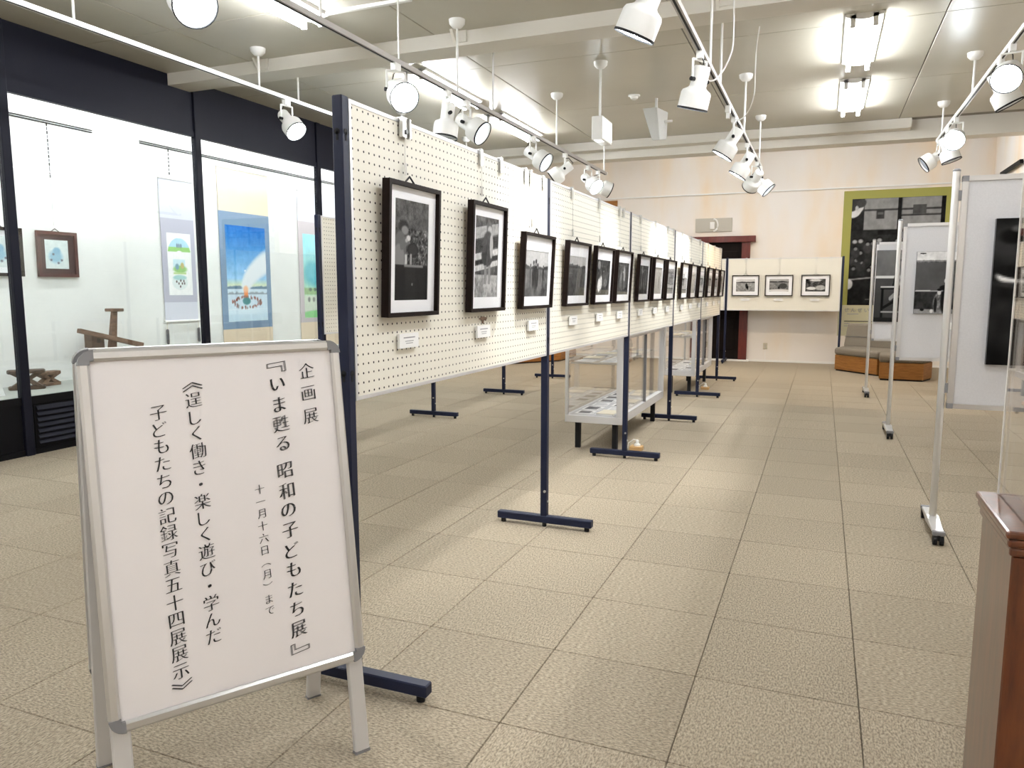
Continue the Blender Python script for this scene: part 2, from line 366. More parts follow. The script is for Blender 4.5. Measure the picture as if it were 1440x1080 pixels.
def spotlight(tr, y, aim, state, label, warm=False, drop=.115):
    x, z = TR[tr]; d = Vector(aim).normalized(); t = thing('spotlight', label, 'spotlight', (x, y, z), group='track spotlights')
    part('track_adaptor', MB().box(x-.018, x+.018, y-.035, y+.035, z-.045, z-.0), MT['lamp_white'], t)
    side = d.cross(Vector((0,0,1))); side = side.normalized() if side.length > .05 else Vector((1,0,0))
    top = Vector((x, y, z-.05)); pv = Vector((x, y, z-.05-drop)); hw = .062
    yk = MB()
    for a, b in ((top+side*hw, pv+side*hw-Vector((0,0,.012))), (top-side*hw, pv-side*hw-Vector((0,0,.012))), (top-side*(hw+.004), top+side*(hw+.004))): yk.tube([a, b], .0075, 6)
    yk.cyl((x,y,z-.05), (x,y,z-.04), .012, n=10)
    part('yoke', yk, MT['lamp_white'], t)
    hs = MB().lathe([(.015,-.085),(.046,-.08),(.050,-.07),(.050,.035),(.056,.045),(.084,.062),(.091,.078),(.092,.165),(.088,.165),(.084,.15),(.080,.10),(.03,.09)], pv, d, 28)
    h = part('housing', hs, MT['lamp_white'], t, True)
    part('rim', MB().lathe([(.0925,.160),(.0945,.160),(.0945,.171),(.0905,.171),(.0905,.160)], pv, d, 28, False), MT['black_rubber'], h, True)
    part('lens', MB().lathe([(.083,.150),(.083,.152),(.06,.158),(.02,.162)], pv, d, 24), MT[{0:'lens_off',1:'lens_dim',2:'lens_on'}[state]], h, True)
    for s in (1,-1): part('knob', MB().cyl(pv+side*s*.048, pv+side*s*.078, .013, n=10), MT['black_rubber'], t)
    q = top+d*-.02; bk = pv-d*.085
    part('cable', MB().tube([top, top+Vector((0,0,-.03))-d*.05, bk-d*.02, bk], .004, 5), MT['black_rubber'], t)
    if state:
        l = bpy.data.lights.new('spot_beam', 'SPOT'); l.energy = SPOT_W*(1 if state == 2 else .8); l.spot_size = math.radians(62); l.spot_blend = .8; l.shadow_soft_size = .07; l.color = (1,.66,.34) if warm else (1,.985,.95)
        lo = put('spot_beam', l, h); lo.matrix_local = Matrix.Translation(pv+d*.18-t.location) @ d.to_track_quat('-Z','Y').to_matrix().to_4x4()
ORD = ('first','second','third','fourth','fifth','sixth','seventh','eighth','ninth')
SPOTS = {'A': [(5.58, (.75,-.15,-.75), 2)],
 'B': [(2.62, (.75,-.35,-.6), 2), (4.38, (.62,-.50,-.42), 2), (5.1, (-.1,-.1,-1), 0), (5.42, (.85,-.05,-.55), 1), (6.87, (.85,-.1,-.55), 1), (7.83, (-.8,-.2,-.6), 1), (8.68, (.7,-.35,-.55), 2), (9.1, (.8,.5,-.4), 0)],
 'C': [(3.42, (-.45,.1,-.95), 2), (4.84, (-.25,.15,-.95), 2), (6.72, (-.55,-.05,-.9), 2), (7.93, (-.55,-.05,-.9), 2), (9.1, (-.50,.75,-.60), 2), (9.42, (.65,-.05,-.65), 1)],
 'D': [(6.14, (-.25,-.75,-.45), 2), (6.5, (.45,.0,-.9), 0), (8.45, (-.15,-.85,-.4), 2), (8.98, (.3,-.05,-.9), 0), (9.62, (-.8,-.1,-.55), 0)]}
TN = {'A': 'the display case track', 'B': 'the track between photo rows', 'C': 'the aisle track', 'D': 'the track over rolling partitions'}
for tr, ls in SPOTS.items():
    n = len(ls)
    for k, (y, aim, st) in enumerate(ls):
        spotlight(tr, y, aim, st, 'white bell-shaped spotlight on %s%s' % (TN[tr], '' if n == 1 else ', %s from the back wall' % ORD[n-1-k]), warm=(tr == 'C' and y == 9.1))
t = thing('track_adaptor', 'empty white adaptor on the track above the long photo row aisle', 'track adaptor', (-.755, 6.3, 2.715))
part('body', B(-.773, -.737, 6.265, 6.335, 2.665, 2.7145), MT['lamp_white'], t); part('stem', MB().cyl((-.755,6.3,2.62), (-.755,6.3,2.665), .014, n=10), MT['lamp_white'], t)
def cable(pts, label):
    P = [Vector(p) for p in pts]; out = []
    for i in range(len(P)-1):
        p0, p1, p2, p3 = P[max(i-1,0)], P[i], P[i+1], P[min(i+2,len(P)-1)]
        for k in range(8):
            s = k/8; out.append(.5*((2*p1)+(-p0+p2)*s+(2*p0-5*p1+4*p2-p3)*s*s+(-p0+3*p1-3*p2+p3)*s**3))
    out.append(P[-1]); tag(part('power_cable', MB().tube(out, .005, 6), MT['lamp_white']), label, 'cable')
cable([(-.62,5.3,3.27),(-.62,5.3,3.12),(-.616,5.3,2.97),(-.62,5.29,2.84),(-.652,5.21,2.71),(-.69,5.05,2.60),(-.722,4.93,2.565),(-.738,4.884,2.545)], 'thin white cable hanging from the ceiling beside the aisle track to a spotlight')
cable([(-.54,6.262,3.27),(-.555,6.262,3.13),(-.558,6.262,2.95),(-.558,6.268,2.80),(-.585,6.32,2.71),(-.64,6.46,2.665),(-.70,6.62,2.67),(-.738,6.70,2.69)], 'thin white cable hanging from the ceiling board to the middle of the aisle track')
cable([(-2.60,4.42,3.27),(-2.60,4.42,3.0),(-2.60,4.42,2.76)], 'thin white cable hanging straight to the track between the photo rows')
tag(part('surface_conduit', B(-3.39, -2.70, 4.75, 4.78, ZC-.022, ZC), MT['lamp_white']), 'short white surface conduit on the ceiling beside a fluorescent light', 'conduit')
# speaker, smoke detector, hanging guide light
t = thing('wall_speaker', 'tapered grey loudspeaker hanging under the ceiling', 'speaker', (-1.72, 8.05, 2.82))
bevel(part('cabinet', MB().rings([[(-1.71,7.98,2.82),(-1.625,7.98,2.82),(-1.60,8.2,2.86),(-1.70,8.2,2.86)],[(-1.815,7.98,3.15),(-1.665,7.98,3.15),(-1.60,8.25,3.15),(-1.80,8.25,3.15)]]), MT['speaker_grey'], t), .008)
part('grille', MB().rings([[(-1.70,7.975,2.85),(-1.635,7.975,2.85),(-1.635,7.98,2.85),(-1.70,7.98,2.85)],[(-1.795,7.975,3.13),(-1.685,7.975,3.13),(-1.685,7.98,3.13),(-1.795,7.98,3.13)]]), MT['speaker_grey'], t)
part('bracket', MB().cyl((-1.7,8.12,3.15), (-1.7,8.12,ZC), .014, n=8), MT['lamp_white'], t); part('arm', B(-1.66, -1.53, 8.12, 8.14, 3.02, 3.04), MT['lamp_white'], t)
t = thing('smoke_detector', 'small round white smoke detector on the ceiling', 'smoke detector', (-1.887, 7.91, ZC))
part('base', MB().lathe([(.058,-.014),(.06,-.01),(.06,0)], (-1.887,7.91,ZC), (0,0,1), 20), MT['lamp_white'], t, True); part('sensor', MB().lathe([(.02,-.045),(.036,-.036),(.04,-.014)], (-1.887,7.91,ZC), (0,0,1), 20), MT['lamp_white'], t, True)
t = thing('guide_light', 'white box-shaped exit guide light hanging on a rod', 'guide light', (-1.895, 6.67, 2.60))
bevel(part('case', B(-1.95, -1.85, 6.60, 6.92, 2.60, 2.80), MT['lamp_white'], t), .006); part('lit_panel', B(-1.8505, -1.846, 6.62, 6.90, 2.62, 2.78), MT['sign_glow'], t); part('lit_panel', B(-1.93, -1.87, 6.62, 6.72, 2.596, 2.60), MT['sign_glow'], t)
part('rod', MB().cyl((-1.895,6.67,2.8), (-1.895,6.67,ZC), .011, n=8), MT['lamp_white'], t, True); part('ceiling_rose', MB().lathe([(.012,-.062),(.035,-.055),(.058,-.03),(.062,0)], (-1.895,6.67,ZC), (0,0,1), 20), MT['lamp_white'], t, True)
# incandescent downlights in the far bay
for x, y in ((-2.6,11.0),(-.9,11.0),(.9,11.0),(-4.4,11.0)):
    t = thing('downlight', 'warm incandescent downlight in the far bay ceiling', 'downlight', (x, y, 3.95), group='far bay downlights')
    part('ring', MB().lathe([(.07,-.012),(.09,-.01),(.095,0)], (x,y,3.95), (0,0,1), 20), MT['white_paint'], t, True); part('bulb', MB().lathe([(.02,-.018),(.05,-.014),(.06,-.012)], (x,y,3.95), (0,0,1), 16), MT['downlight_glow'], t, True)
    l = bpy.data.lights.new('warm_beam', 'SPOT'); l.energy = WARM_W*3; l.spot_size = math.radians(150); l.spot_blend = .6; l.shadow_soft_size = .08; l.color = (1,.82,.60)
    put('warm_beam', l, t, Matrix.Translation((0,0,-.04)))

# ------------------------------------------------------------------ posts, pegboards, frames
def post(x, y, label, group, along='x', z=1.86, keys=False, bar=.545):
    """square steel post with a T foot; the foot runs along x (or y)."""
    t = thing('panel_post', label, 'panel post', (x, y, 0), 0 if along == 'x' else math.pi/2, group)
    h = .018
    def lp(n, mb, m, sm=False, par=None): return part(n, mb, m, par or t, sm, world=False)
    bevel(lp('post', B(-h, h, -h, h, .06, z), MT['post_blue']), .003, 1)
    bevel(lp('foot_bar', B(-bar/2, bar/2, -.021, .021, .022, .062), MT['post_blue']), .004, 1)
    for s in (-1, 1): lp('glide', MB().cyl((s*(bar/2-.03), 0, 0), (s*(bar/2-.03), 0, .024), .014, n=12), MT['black_rubber'])
    lp('centre_glide', MB().cyl((0,0,0), (0,0,.024), .012, n=12), MT['black_rubber'])
    lp('locking_pin', MB().cyl((.008,-h-.006,.20), (.008,-h,.20), .007, n=10), MT['steel']); lp('locking_pin', MB().cyl((h,.0,.14), (h+.006,.0,.14), .006, n=10), MT['steel'])
    for zz in (1.755, 1.03):
        for ax in (0, 1):
            k = MB()
            if ax == 0: k.cyl((0,-h-.0012,zz), (0,-h,zz), .0095, n=14); k.box(-.004,.004,-h-.0012,-h,zz-.026,zz)
            else: k.cyl((h,0,zz), (h+.0012,0,zz), .0095, n=14); k.box(h,h+.0012,-.004,.004,zz-.026,zz)
            lp('keyhole', k, MT['black_rubber'])
    return t
def pegboard(cx, cy, wd, z0, z1, rz, label):
    """board standing in the local x-z plane, its face towards local -y."""
    t = thing('pegboard_panel', label, 'pegboard panel', (cx, cy, z0), rz); hh = z1-z0; th = .03
    fr = .012; me = B(-wd/2+fr, wd/2-fr, .002, th-.002, fr, hh-fr).mesh('board', MT['pegboard'])
    uv = me.uv_layers.new(name='UVMap'); ncol = round((wd-2*fr-.03)/.03); nrow = 28
    for lp in me.loops:
        c = me.vertices[lp.vertex_index].co; uv.data[lp.index].uv = (c.x + .015*(ncol % 2) , c.z - (hh/2-.015*nrow) % .03)
    put('board', me, t)
    for n, a in (('edge_strip', (-wd/2, wd/2, 0, th, 0, fr)), ('edge_strip', (-wd/2, wd/2, 0, th, hh-fr, hh)), ('edge_strip', (-wd/2, -wd/2+fr, 0, th, fr, hh-fr)), ('edge_strip', (wd/2-fr, wd/2, 0, th, fr, hh-fr))):
        part(n, B(*a), MT['alu_matt'], t, world=False)
    return t
W1 = 1.8187; Y0 = 1.9605; ZB, ZT = .941, 1.856
NP = ('first','second','third','fourth','fifth')
for i in range(6):
    post(XP-.016, Y0+i*W1, 'dark blue steel panel post with T-shaped foot behind the white sign board' if i == 0 else 'dark blue steel post with T foot, %s after the sign board in the long row' % ORD[i-1], 'posts of the long photo row')
PL = ('carrying the two upright framed photographs beside the sign board', 'second in the long photo row from the sign board', 'third in the long photo row from the sign board', 'fourth in the long photo row from the sign board', 'warmly lit last in the long photo row')
for i in range(5):
    pegboard(XP, Y0+(i+.5)*W1, W1-.044, ZB, ZT, math.pi/2, 'cream perforated pegboard panel %s' % PL[i])

def ring(wd, hh, rail, y0, y1):
    m = MB()
    m.box(-wd/2, wd/2, y0, y1, 0, rail); m.box(-wd/2, wd/2, y0, y1, hh-rail, hh); m.box(-wd/2, -wd/2+rail, y0, y1, rail, hh-rail); m.box(wd/2-rail, wd/2, y0, y1, rail, hh-rail); return m
def picture(x, y, z, rz, wd, hh, pic, label, group, marg, hook_z=None, lean=.045, name='framed_photograph', fm='frame_brown', mm='mat_board', pm='photo_print', rail=.014, dep=.028, cat='picture', cord=True, glz='acrylic'):
    """framed print hanging with its back at local y=0, face towards local -y, leaning forward a little."""
    t = thing(name, label, cat, (x, y, z), rz, group); t.rotation_euler = (lean, 0, rz)
    def lp(n, mb, m, par=None): return part(n, mb, m, par or t, world=False)
    lp('frame_moulding', ring(wd, hh, rail, -dep-.006, -.006), MT[fm]); lp('backing', B(-wd/2+.004, wd/2-.004, -.008, -.004, .004, hh-.004), MT['backing'])
    l, r, bt, tp = marg; iw, ih = wd-2*rail, hh-2*rail
    mb = MB(); px0, px1 = -wd/2+l, wd/2-r; pz0, pz1 = bt, hh-tp
    a = (-wd/2+rail-.002, wd/2-rail+.002, rail-.002, hh-rail+.002)
    mb.box(a[0], a[1], -.0185, -.016, a[2], pz0); mb.box(a[0], a[1], -.0185, -.016, pz1, a[3]); mb.box(a[0], px0, -.0185, -.016, pz0, pz1); mb.box(px1, a[1], -.0185, -.016, pz0, pz1)
    lp('mat_board', mb, MT[mm])
    put('print', pic.mesh('print', px1-px0, pz1-pz0, MT[pm]), t, Matrix.Translation(((px0+px1)/2, -.0165, pz0)))
    if glz: lp('glazing', B(a[0], a[1], -.0235, -.022, a[2], a[3]), MT[glz])
    if cord: lp('hanging_cord', MB().tube([(-.055,-.006,hh-.012),(0,-.004,hh+.026),(.055,-.006,hh-.012)], .0035, 6), MT['black_rubber'])
    return t
def wire_hook(x, y, z_top, z_bot, rz, label, group, big=False, face=.0):
    """spring hook clipped over the panel's top edge, with its thin wire hanging down to a frame."""
    t = thing('panel_hook', label, 'hook', (x, y, z_top), rz, group)
    def lp(n, mb, m): return part(n, mb, m, t, world=False)
    k = .016 if big else .011
    c = MB().box(-k, k, -.010, -.0045, -.058, .006); c.box(-k, k, -.010, .036, .003, .008); c.box(-k, k, .032, .036, -.03, .006)
    lp('clip', c, MT['steel'])
    if big: lp('clip_wing', B(-k-.012, -k-.003, -.018, -.004, -.06, .004), MT['steel']); lp('clip_wing', B(k+.003, k+.012, -.018, -.004, -.06, .004), MT['steel']); lp('screw', MB().cyl((0,-.018,-.04), (0,-.010,-.04), .008, n=10), MT['grey_plastic'])
    if z_bot:
        lp('wire', MB().cyl((0,-.008,-.058), (0,-.008,z_bot-z_top+.02), .0011, n=5), MT['steel']); lp('hook_grip', MB().cyl((0,-.009,z_bot-z_top), (0,-.009,z_bot-z_top+.04), .0048, n=8), MT['steel'])
def caption(x, y, z, rz, label, group, wd=.13, hh=.05, warm=False):
    t = thing('caption_card', label, 'caption card', (x, y, z), rz, group)
    part('card', B(-wd/2, wd/2, -.012, -.002, 0, hh), MT['paper_white'], t, world=False)
    part('pin', MB().cyl((0,-.002,hh*.5), (0,.0,hh*.5), .004, n=8), MT['steel'], t, world=False)
    for k, (a, b) in enumerate(((.68,.76),(.45,.50),(.30,.35))):
        f = (.30,.22,.18)[k]; part('print_line', B(-wd*f, wd*f, -.0124, -.012, hh*a, hh*b), MT['ink_grey'], t, world=False)

def ph_boy():
    p = Pic(80, 120, 11, .30); p.noise(.30, 12, 1.5); p.noise(.35, 36, 1.5, octv=2)
    p.rect(0,1,.72,1,.30,a=.75); p.noise(.12, 14, 1, p.v > .7)
    p.ell(.22,.62,.20,.14,.25); p.ell(.25,.735,.14,.062,.13,.3); p.ell(.29,.70,.10,.045,.52,.4); p.ell(.16,.53,.17,.16,.38); p.ell(.12,.42,.16,.14,.50); p.line((.2,.55),(.38,.61),.05,.40); p.ell(.40,.625,.06,.028,.80,.4); p.ell(.34,.60,.04,.02,.65,.5)
    p.ell(.53,.51,.16,.075,.10); p.ell(.53,.51,.12,.055,.17); p.rect(.30,.36,.36,.46,.75); p.rect(.45,.5,.36,.47,.6)
    p.rect(0,1,0,.355,.06); p.rect(.32,.62,0,.33,.11); p.noise(.03, 5, 1, p.v < .36); p.ell(.52,.16,.02,.012,.5); p.rect(.28,.85,.335,.36,.5); return p
def ph_girl():
    p = Pic(80, 120, 21, .33); p.noise(.22, 8, 1.4)
    p.rect(0,1,.0,.28,.62); p.noise(.22, 10, 1.2, p.v < .28)
    for y0, y1 in ((.76,.90),(.50,.58),(.36,.43)): p.rect(0,1,y0,y1,.66 if y0 > .7 else .78, .10)
    for y0, y1 in ((.60,.74),(.44,.49)): p.rect(0,1,y0,y1,.16,.10)
    p.noise(.12, 20, 1.3)
    p.ell(.60,.87,.12,.075,.40); p.ell(.62,.85,.09,.05,.72); p.ell(.55,.66,.22,.17,.30); p.ell(.52,.52,.24,.14,.25); p.ell(.70,.65,.07,.16,.72); p.noise(.10, 24, 1.2)
    for x in (.46,.64): p.rect(x-.05,x+.04,.16,.40,.55); p.ell(x-.02,.145,.07,.02,.75)
    return p
def ph_field(seed, sky=.72, horizon=.55, people=(), ground=.42, dark=.0, skyn=.06, asp=.7):
    p = Pic(84, 60, seed, .5); p.grad(ground-.08, ground+.05, 0, horizon); m = np.clip((p.v-horizon-.05*(fbm(84,60,5,seed+50)-.5)*2)/.02, 0, 1)
    p.noise(.16, 14, .6); p.blend(m, sky); p.noise(skyn, 4, .6, m)
    tr = np.clip((horizon+.16*fbm(84,60,7,seed+9,4,.3)-p.v)/.02,0,1)*np.clip((p.v-horizon+.04)/.03,0,1); p.blend(tr, .25+dark)
    for (x, y, hg, b) in people: p.person(x, y, hg, b, .45, asp=asp)
    p.noise(.05, 30, .7, octv=2); return p
def ph_dark(seed, people=(), lights=()):
    p = Pic(84, 60, seed, .26); p.noise(.22, 6, .7); p.noise(.18, 16, .7)
    for (x, y, rx, ry, c) in lights: p.ell(x, y, rx, ry, c, .35)
    for (x, y, hg, b) in people: p.person(x, y, hg, b, .55, asp=.7)
    p.noise(.10, 30, .7, octv=2); return p
PICS = [ph_boy(), ph_girl(),
 ph_field(31, .70, .62, [(.35,.22,.55,.12),(.45,.18,.62,.10),(.53,.22,.5,.16),(.78,.36,.33,.14),(.22,.3,.4,.3)], .40),
 ph_field(41, .75, .72, [], .34, .02), ph_dark(51, [(.55,.25,.5,.3)], [(.25,.28,.10,.2,.92),(.38,.35,.08,.2,.85),(.2,.85,.1,.12,.6),(.7,.35,.16,.12,.45)]),
 ph_dark(61, [(.5,.2,.6,.25)], [(.6,.55,.12,.35,.68),(.35,.5,.1,.2,.5),(.5,.3,.3,.15,.4)]), ph_dark(71, [(.45,.2,.7,.15)], [(.45,.5,.13,.3,.55),(.35,.85,.08,.15,.6),(.8,.6,.1,.3,.4)]),
 ph_field(81, .60, .95, [(.7,.2,.6,.2),(.85,.2,.6,.7)], .55), ph_field(91, .6, .86, [(.4,.35,.45,.12),(.6,.35,.45,.2)], .55, .05), ph_field(101, .85, .62, [(.5,.3,.3,.2)], .5),
 ph_field(111, .82, .85, [], .62, .25), ph_field(121, .86, .70, [(.7,.3,.3,.2)], .6, .1), ph_field(131, .7, .72, [(.4,.3,.35,.2)], .5), ph_field(141, .72, .76, [(.6,.3,.4,.25)], .5), ph_field(151, .6, .8, [(.5,.25,.55,.15),(.75,.25,.5,.2)], .45)]
FY = [2.30,2.93,3.53,4.19,4.745,5.27,5.93,6.49,7.06,7.82,8.385,8.98,9.68,10.28,10.85]
FL = ['dark framed upright photograph of a child drinking from a round vessel', 'dark framed upright photograph of a girl standing before a plank fence', 'dark framed photograph of people walking in a pale field, beside the two upright ones']
for i in range(3, 15): FL.append('dark framed photograph, %s of three on the %s pegboard from the sign board' % (('first','middle','last')[i % 3], NP[i//3]))
HK = [2.295,2.92,3.50,4.16,4.72,5.24,5.9,6.46,7.02,7.79,8.355,8.95,9.65,10.25,10.82]
RZ = math.pi/2
for i in range(15):
    up = i < 2; wd, hh = (.352,.445) if up else (.425,.362)
    mg = (.062,.062,.055,.055) if i == 0 else (.055,.062,.06,.055) if i == 1 else (.052,.052,.058,.082)
    picture(XP+.002, FY[i], 1.198, RZ, wd, hh, PICS[i], FL[i], 'framed photographs of the long row', mg, lean=.035 if up else .05)
    nm = ('the drinking child photograph','the girl and fence photograph','the field walkers photograph')[i] if i < 3 else 'the %s photograph on the %s pegboard from the sign' % (('first','middle','last')[i % 3], NP[i//3])
    wire_hook(XP+.001, HK[i], ZT, 1.198+hh+.03, RZ, 'steel hook and wire of %s' % nm, 'panel hooks of the long row', i < 1)
    caption(XP+.002, FY[i]-.005, 1.087, RZ, 'small white caption card under %s' % nm, 'caption cards of the long row')
for y, l in ((3.13,'between the girl photograph and the field walkers photograph'),(3.43,'close beside the field walkers hook'),(3.68,'at the far end of the first pegboard'),(5.35,'at the far end of the second pegboard'),(7.30,'at the far end of the third pegboard'),(9.0,'at the far end of the fourth pegboard'),(10.95,'at the far end of the last pegboard')):
    wire_hook(XP+.001, y, ZT, 0, RZ, 'empty steel hook ' + l, 'empty hooks of the long row')
tag(part('brown_tape_scrap', MB().prism([(-.045,0),(-.01,.010),(.045,.004),(.03,-.01),(.012,-.006),(.006,-.022),(-.006,-.02),(-.01,-.006)], 0, .0015, Matrix.Translation((XP+.001, 2.94, 1.165)) @ Matrix(((0,0,1,0),(1,0,0,0),(0,1,0,0),(0,0,0,1)))), MT['old_wood_pale']), 'scrap of brown paper under the girl and fence photograph', 'paper scrap')
# rear row
X2 = -3.62; Y2 = 4.89
for i in range(4):
    post(X2, Y2+i*1.835, 'dark blue steel post with T foot, %s of the rear row from the sign board' % ORD[i], 'posts of the rear photo row')
for i in range(3): pegboard(X2+.016, Y2+(i+.5)*1.835, 1.791, ZB, ZT, RZ, 'cream perforated pegboard panel %s in the rear photo row from the sign board' % NP[i])
picture(X2+.018, 5.36, 1.2, RZ, .425, .362, ph_field(201, .7, .6, [(.4,.2,.5,.15)]), 'dark framed photograph on the rear photo row seen past the first post', None, (.052,.052,.058,.082))
wire_hook(X2+.017, 5.33, ZT, 1.59, RZ, 'steel hook and wire on the rear photo row', None)
# short row before the back wall
YK = 13.9
for x, l in ((-1.59, 'dark steel post with T-shaped foot between the door and the three landscape photographs'), (.29, 'dark steel post with T-shaped foot between the three landscape photographs and the bench')): post(x, YK+.016, l, 'posts before the back wall', along='y', z=1.85)
pegboard(-.65, YK, 1.836, .93, 1.835, 0, 'cream pegboard panel with three landscape photographs before the back wall'); pegboard(-2.53, YK, 1.836, .93, 1.835, 0, 'cream pegboard panel standing before the red framed door')
post(-3.47, YK+.016, 'dark steel post with T-shaped foot at the far end of the back wall row', 'posts before the back wall', along='y', z=1.85)
for x, p, l in ((-1.265, ph_field(301, .8, .72, [(.55,.25,.5,.12),(.62,.15,.4,.08)], .6), 'framed photograph of a crouching child, beside the red framed door'), (-.71, ph_field(311, .66, .75, [(.5,.12,.4,.1)], .5), 'framed photograph of a figure by a rock, middle of three before the back wall'), (-.125, ph_dark(321, [], [(.3,.25,.25,.12,.85),(.75,.3,.25,.2,.7),(.5,.9,.3,.1,.8)]), 'framed photograph of a street scene, nearest the olive poster')):
    if 'rock' in l: p.ell(.72,.45,.2,.22,.28); p.ell(.5,.08,.6,.1,.85)
    picture(x, YK-.001, 1.185, 0, .455, .36, p, l, 'landscape photographs before the back wall', (.07,.07,.078,.07), lean=.03)
    wire_hook(x, YK-.001, 1.835, 1.575, 0, 'hook and wire above the %s' % l.replace('framed photograph','photograph').split(',')[0], 'hooks before the back wall'); caption(x, YK-.001, 1.10, 0, 'long white caption card under the %s' % l.replace('framed photograph','photograph').split(',')[0], 'caption cards before the back wall', .15, .038)
wire_hook(.10, YK-.001, 1.835, 0, 0, 'empty hook on the pegboard before the back wall', None)

# ------------------------------------------------------------------ sign board (A-frame)
SA = 1.0229; SW = .640; SH = .894; SL = 1.158
sg = thing('sign_board', 'silver A-frame sign board with Japanese lettering on white paper', 'sign board', (-1.4462, 1.5073, 0), SA)
DP = .1891; FT = .0276; ZTOP = 1.1466
slant = math.atan2(DP-FT, ZTOP)
Mf = Matrix.Translation((0, -DP, 0)) @ Matrix.Rotation(-slant, 4, 'X')        # local x along the board, z up the slant, -y out of the front
Mb = Matrix.Translation((0, DP, 0)) @ Matrix.Rotation(math.pi, 4, 'Z') @ Matrix.Rotation(-slant, 4, 'X')
def sp(n, mb, m, M, par=None, sm=False):
    o = put(n, mb.mesh(n, m, smooth=sm), par or sg, M if par is None else None); return o
zb0 = SL-SH; hw = SW/2; fr = .026
for side, M in (('front', Mf), ('back', Mb)):
    prof = [(0,.0),(0,.010),(.006,.016),(.020,.017),(.026,.011),(.026,0)]     # snap frame profile: across, out
    rad = .035
    for n, a, b, ax in (('frame_rail', -hw+rad, hw-rad, 't'), ('frame_rail', -hw+rad, hw-rad, 'b'), ('frame_stile', zb0+rad, SL-rad, 'l'), ('frame_stile', zb0+rad, SL-rad, 'r')):
        R = []
        for s in (a, b):
            row = []
            for c, o_ in prof:
                if ax == 't': row.append((s, -o_, SL-c))
                elif ax == 'b': row.append((s, -o_, zb0+c))
                elif ax == 'l': row.append((-hw+c, -o_, s))
                else: row.append((hw-c, -o_, s))
            R.append(row)
        sp(n, MB().rings(R), MT['aluminium'], M)
    for sx in (-1, 1):
        for top in (1, 0):
            poly = []
            cx, cz = sx*(hw-rad), (SL-rad if top else zb0+rad)
            a0 = {(1,1):0, (-1,1):90, (-1,0):180, (1,0):270}[(sx,top)]
            for k in range(7): th = math.radians(a0+15*k); poly.append((cx+rad*math.cos(th), cz+rad*math.sin(th)))
            inn = (sx*(hw-fr), SL-fr if top else zb0+fr)
            e0 = {(1,1):((cx,0),(0,0))}
            last, first = poly[-1], poly[0]
            # L-shaped corner: outer arc, then back along the inner edges
            if (sx, top) in ((1,1), (-1,0)): poly += [(last[0], inn[1]), inn, (inn[0], first[1])]
            else: poly += [(inn[0], last[1]), inn, (first[0], inn[1])]
            sp('frame_corner', MB().prism(poly, 0, .0185, Matrix(((1,0,0,0),(0,0,-1,0),(0,1,0,0),(0,0,0,1)))), MT['grey_plastic'], M)
    sp('poster_sheet' if side == 'front' else 'back_sheet', B(-hw+.012, hw-.012, -.006, -.002, zb0+.012, SL-.012), MT['poster_paper'], M)
    sp('cover_film', B(-hw+.012, hw-.012, -.0078, -.0068, zb0+.012, SL-.012), MT['acrylic'], M)
    for sx in (-1, 1):
        x1 = sx*(hw-.004); x0 = x1-sx*.042
        bevel(sp('leg', B(min(x0,x1), max(x0,x1), .0005, .020, .006, SL-.03), MT['alu_matt'], M), .003, 1)
        sp('leg_cap', B(min(x0,x1)-.001, max(x0,x1)+.001, 0, .021, 0, .008), MT['grey_plastic'], M)
for sx in (-1, 1): part('hinge', B(sx*.24-.03, sx*.24+.03, -.035, .035, ZTOP-.012, ZTOP-.002), MT['steel'], sg, world=False)
# lettering
def glyphs(chars, size, pts, thick, bold=0.0, rot90=''):
    """mesh of upright characters centred on the given points of the board plane."""
    V, Fc = [], []
    dg = bpy.context.evaluated_depsgraph_get()
    for ch, (cx, cz) in zip(chars, pts):
        cu = bpy.data.curves.new('glyph', 'FONT'); cu.body = ch; cu.size = 1; cu.resolution_u = 3; cu.offset = bold if ch not in '『』《》' else -.010; cu.align_x = 'LEFT'
        ob = bpy.data.objects.new('glyph', cu); COL.objects.link(ob); dg.update()
        me = bpy.data.meshes.new_from_object(ob.evaluated_get(dg)); bpy.data.objects.remove(ob)
        if not me.vertices: continue
        P = np.array([v.co[:2] for v in me.vertices])
        if ch in rot90: P = np.stack([P[:,1], -P[:,0]], -1)
        c = (P.min(0)+P.max(0))/2; ext = P.max(0)-P.min(0)
        if ch in 'いましくるのどもたちんだびきで・一十(（': pass
        P = (P-c)*size*(1.6 if ch in '『』' else 1.2 if ch in '《》' else 1)
        P[:,1] += .13*P[:,0]; P[:,0] -= .04*P[:,1]
        faces = [tuple(p.vertices) for p in me.polygons]
        for k, (dx, dz) in enumerate(((-thick,-.35*thick),(0,0),(thick,.35*thick))):
            b = len(V); V += [(cx+x+dx, -.0082-.00002*k, cz+z+dz) for x, z in P]; Fc += [tuple(b+i for i in f) for f in faces]
        bpy.data.meshes.remove(me)
    m = MB(); m.v = V; m.f = Fc; return m
ROT = '『』《》（）'
def spaced(x, z0, z1, n): return [(x, z0+(z1-z0)*k/(n-1)) for k in range(n)]
c2 = [(0.141, z) for z in (1.092,1.048,.994,.942,.889,.818,.763,.712,.658,.604,.553,.500,.447,.393,.345)]
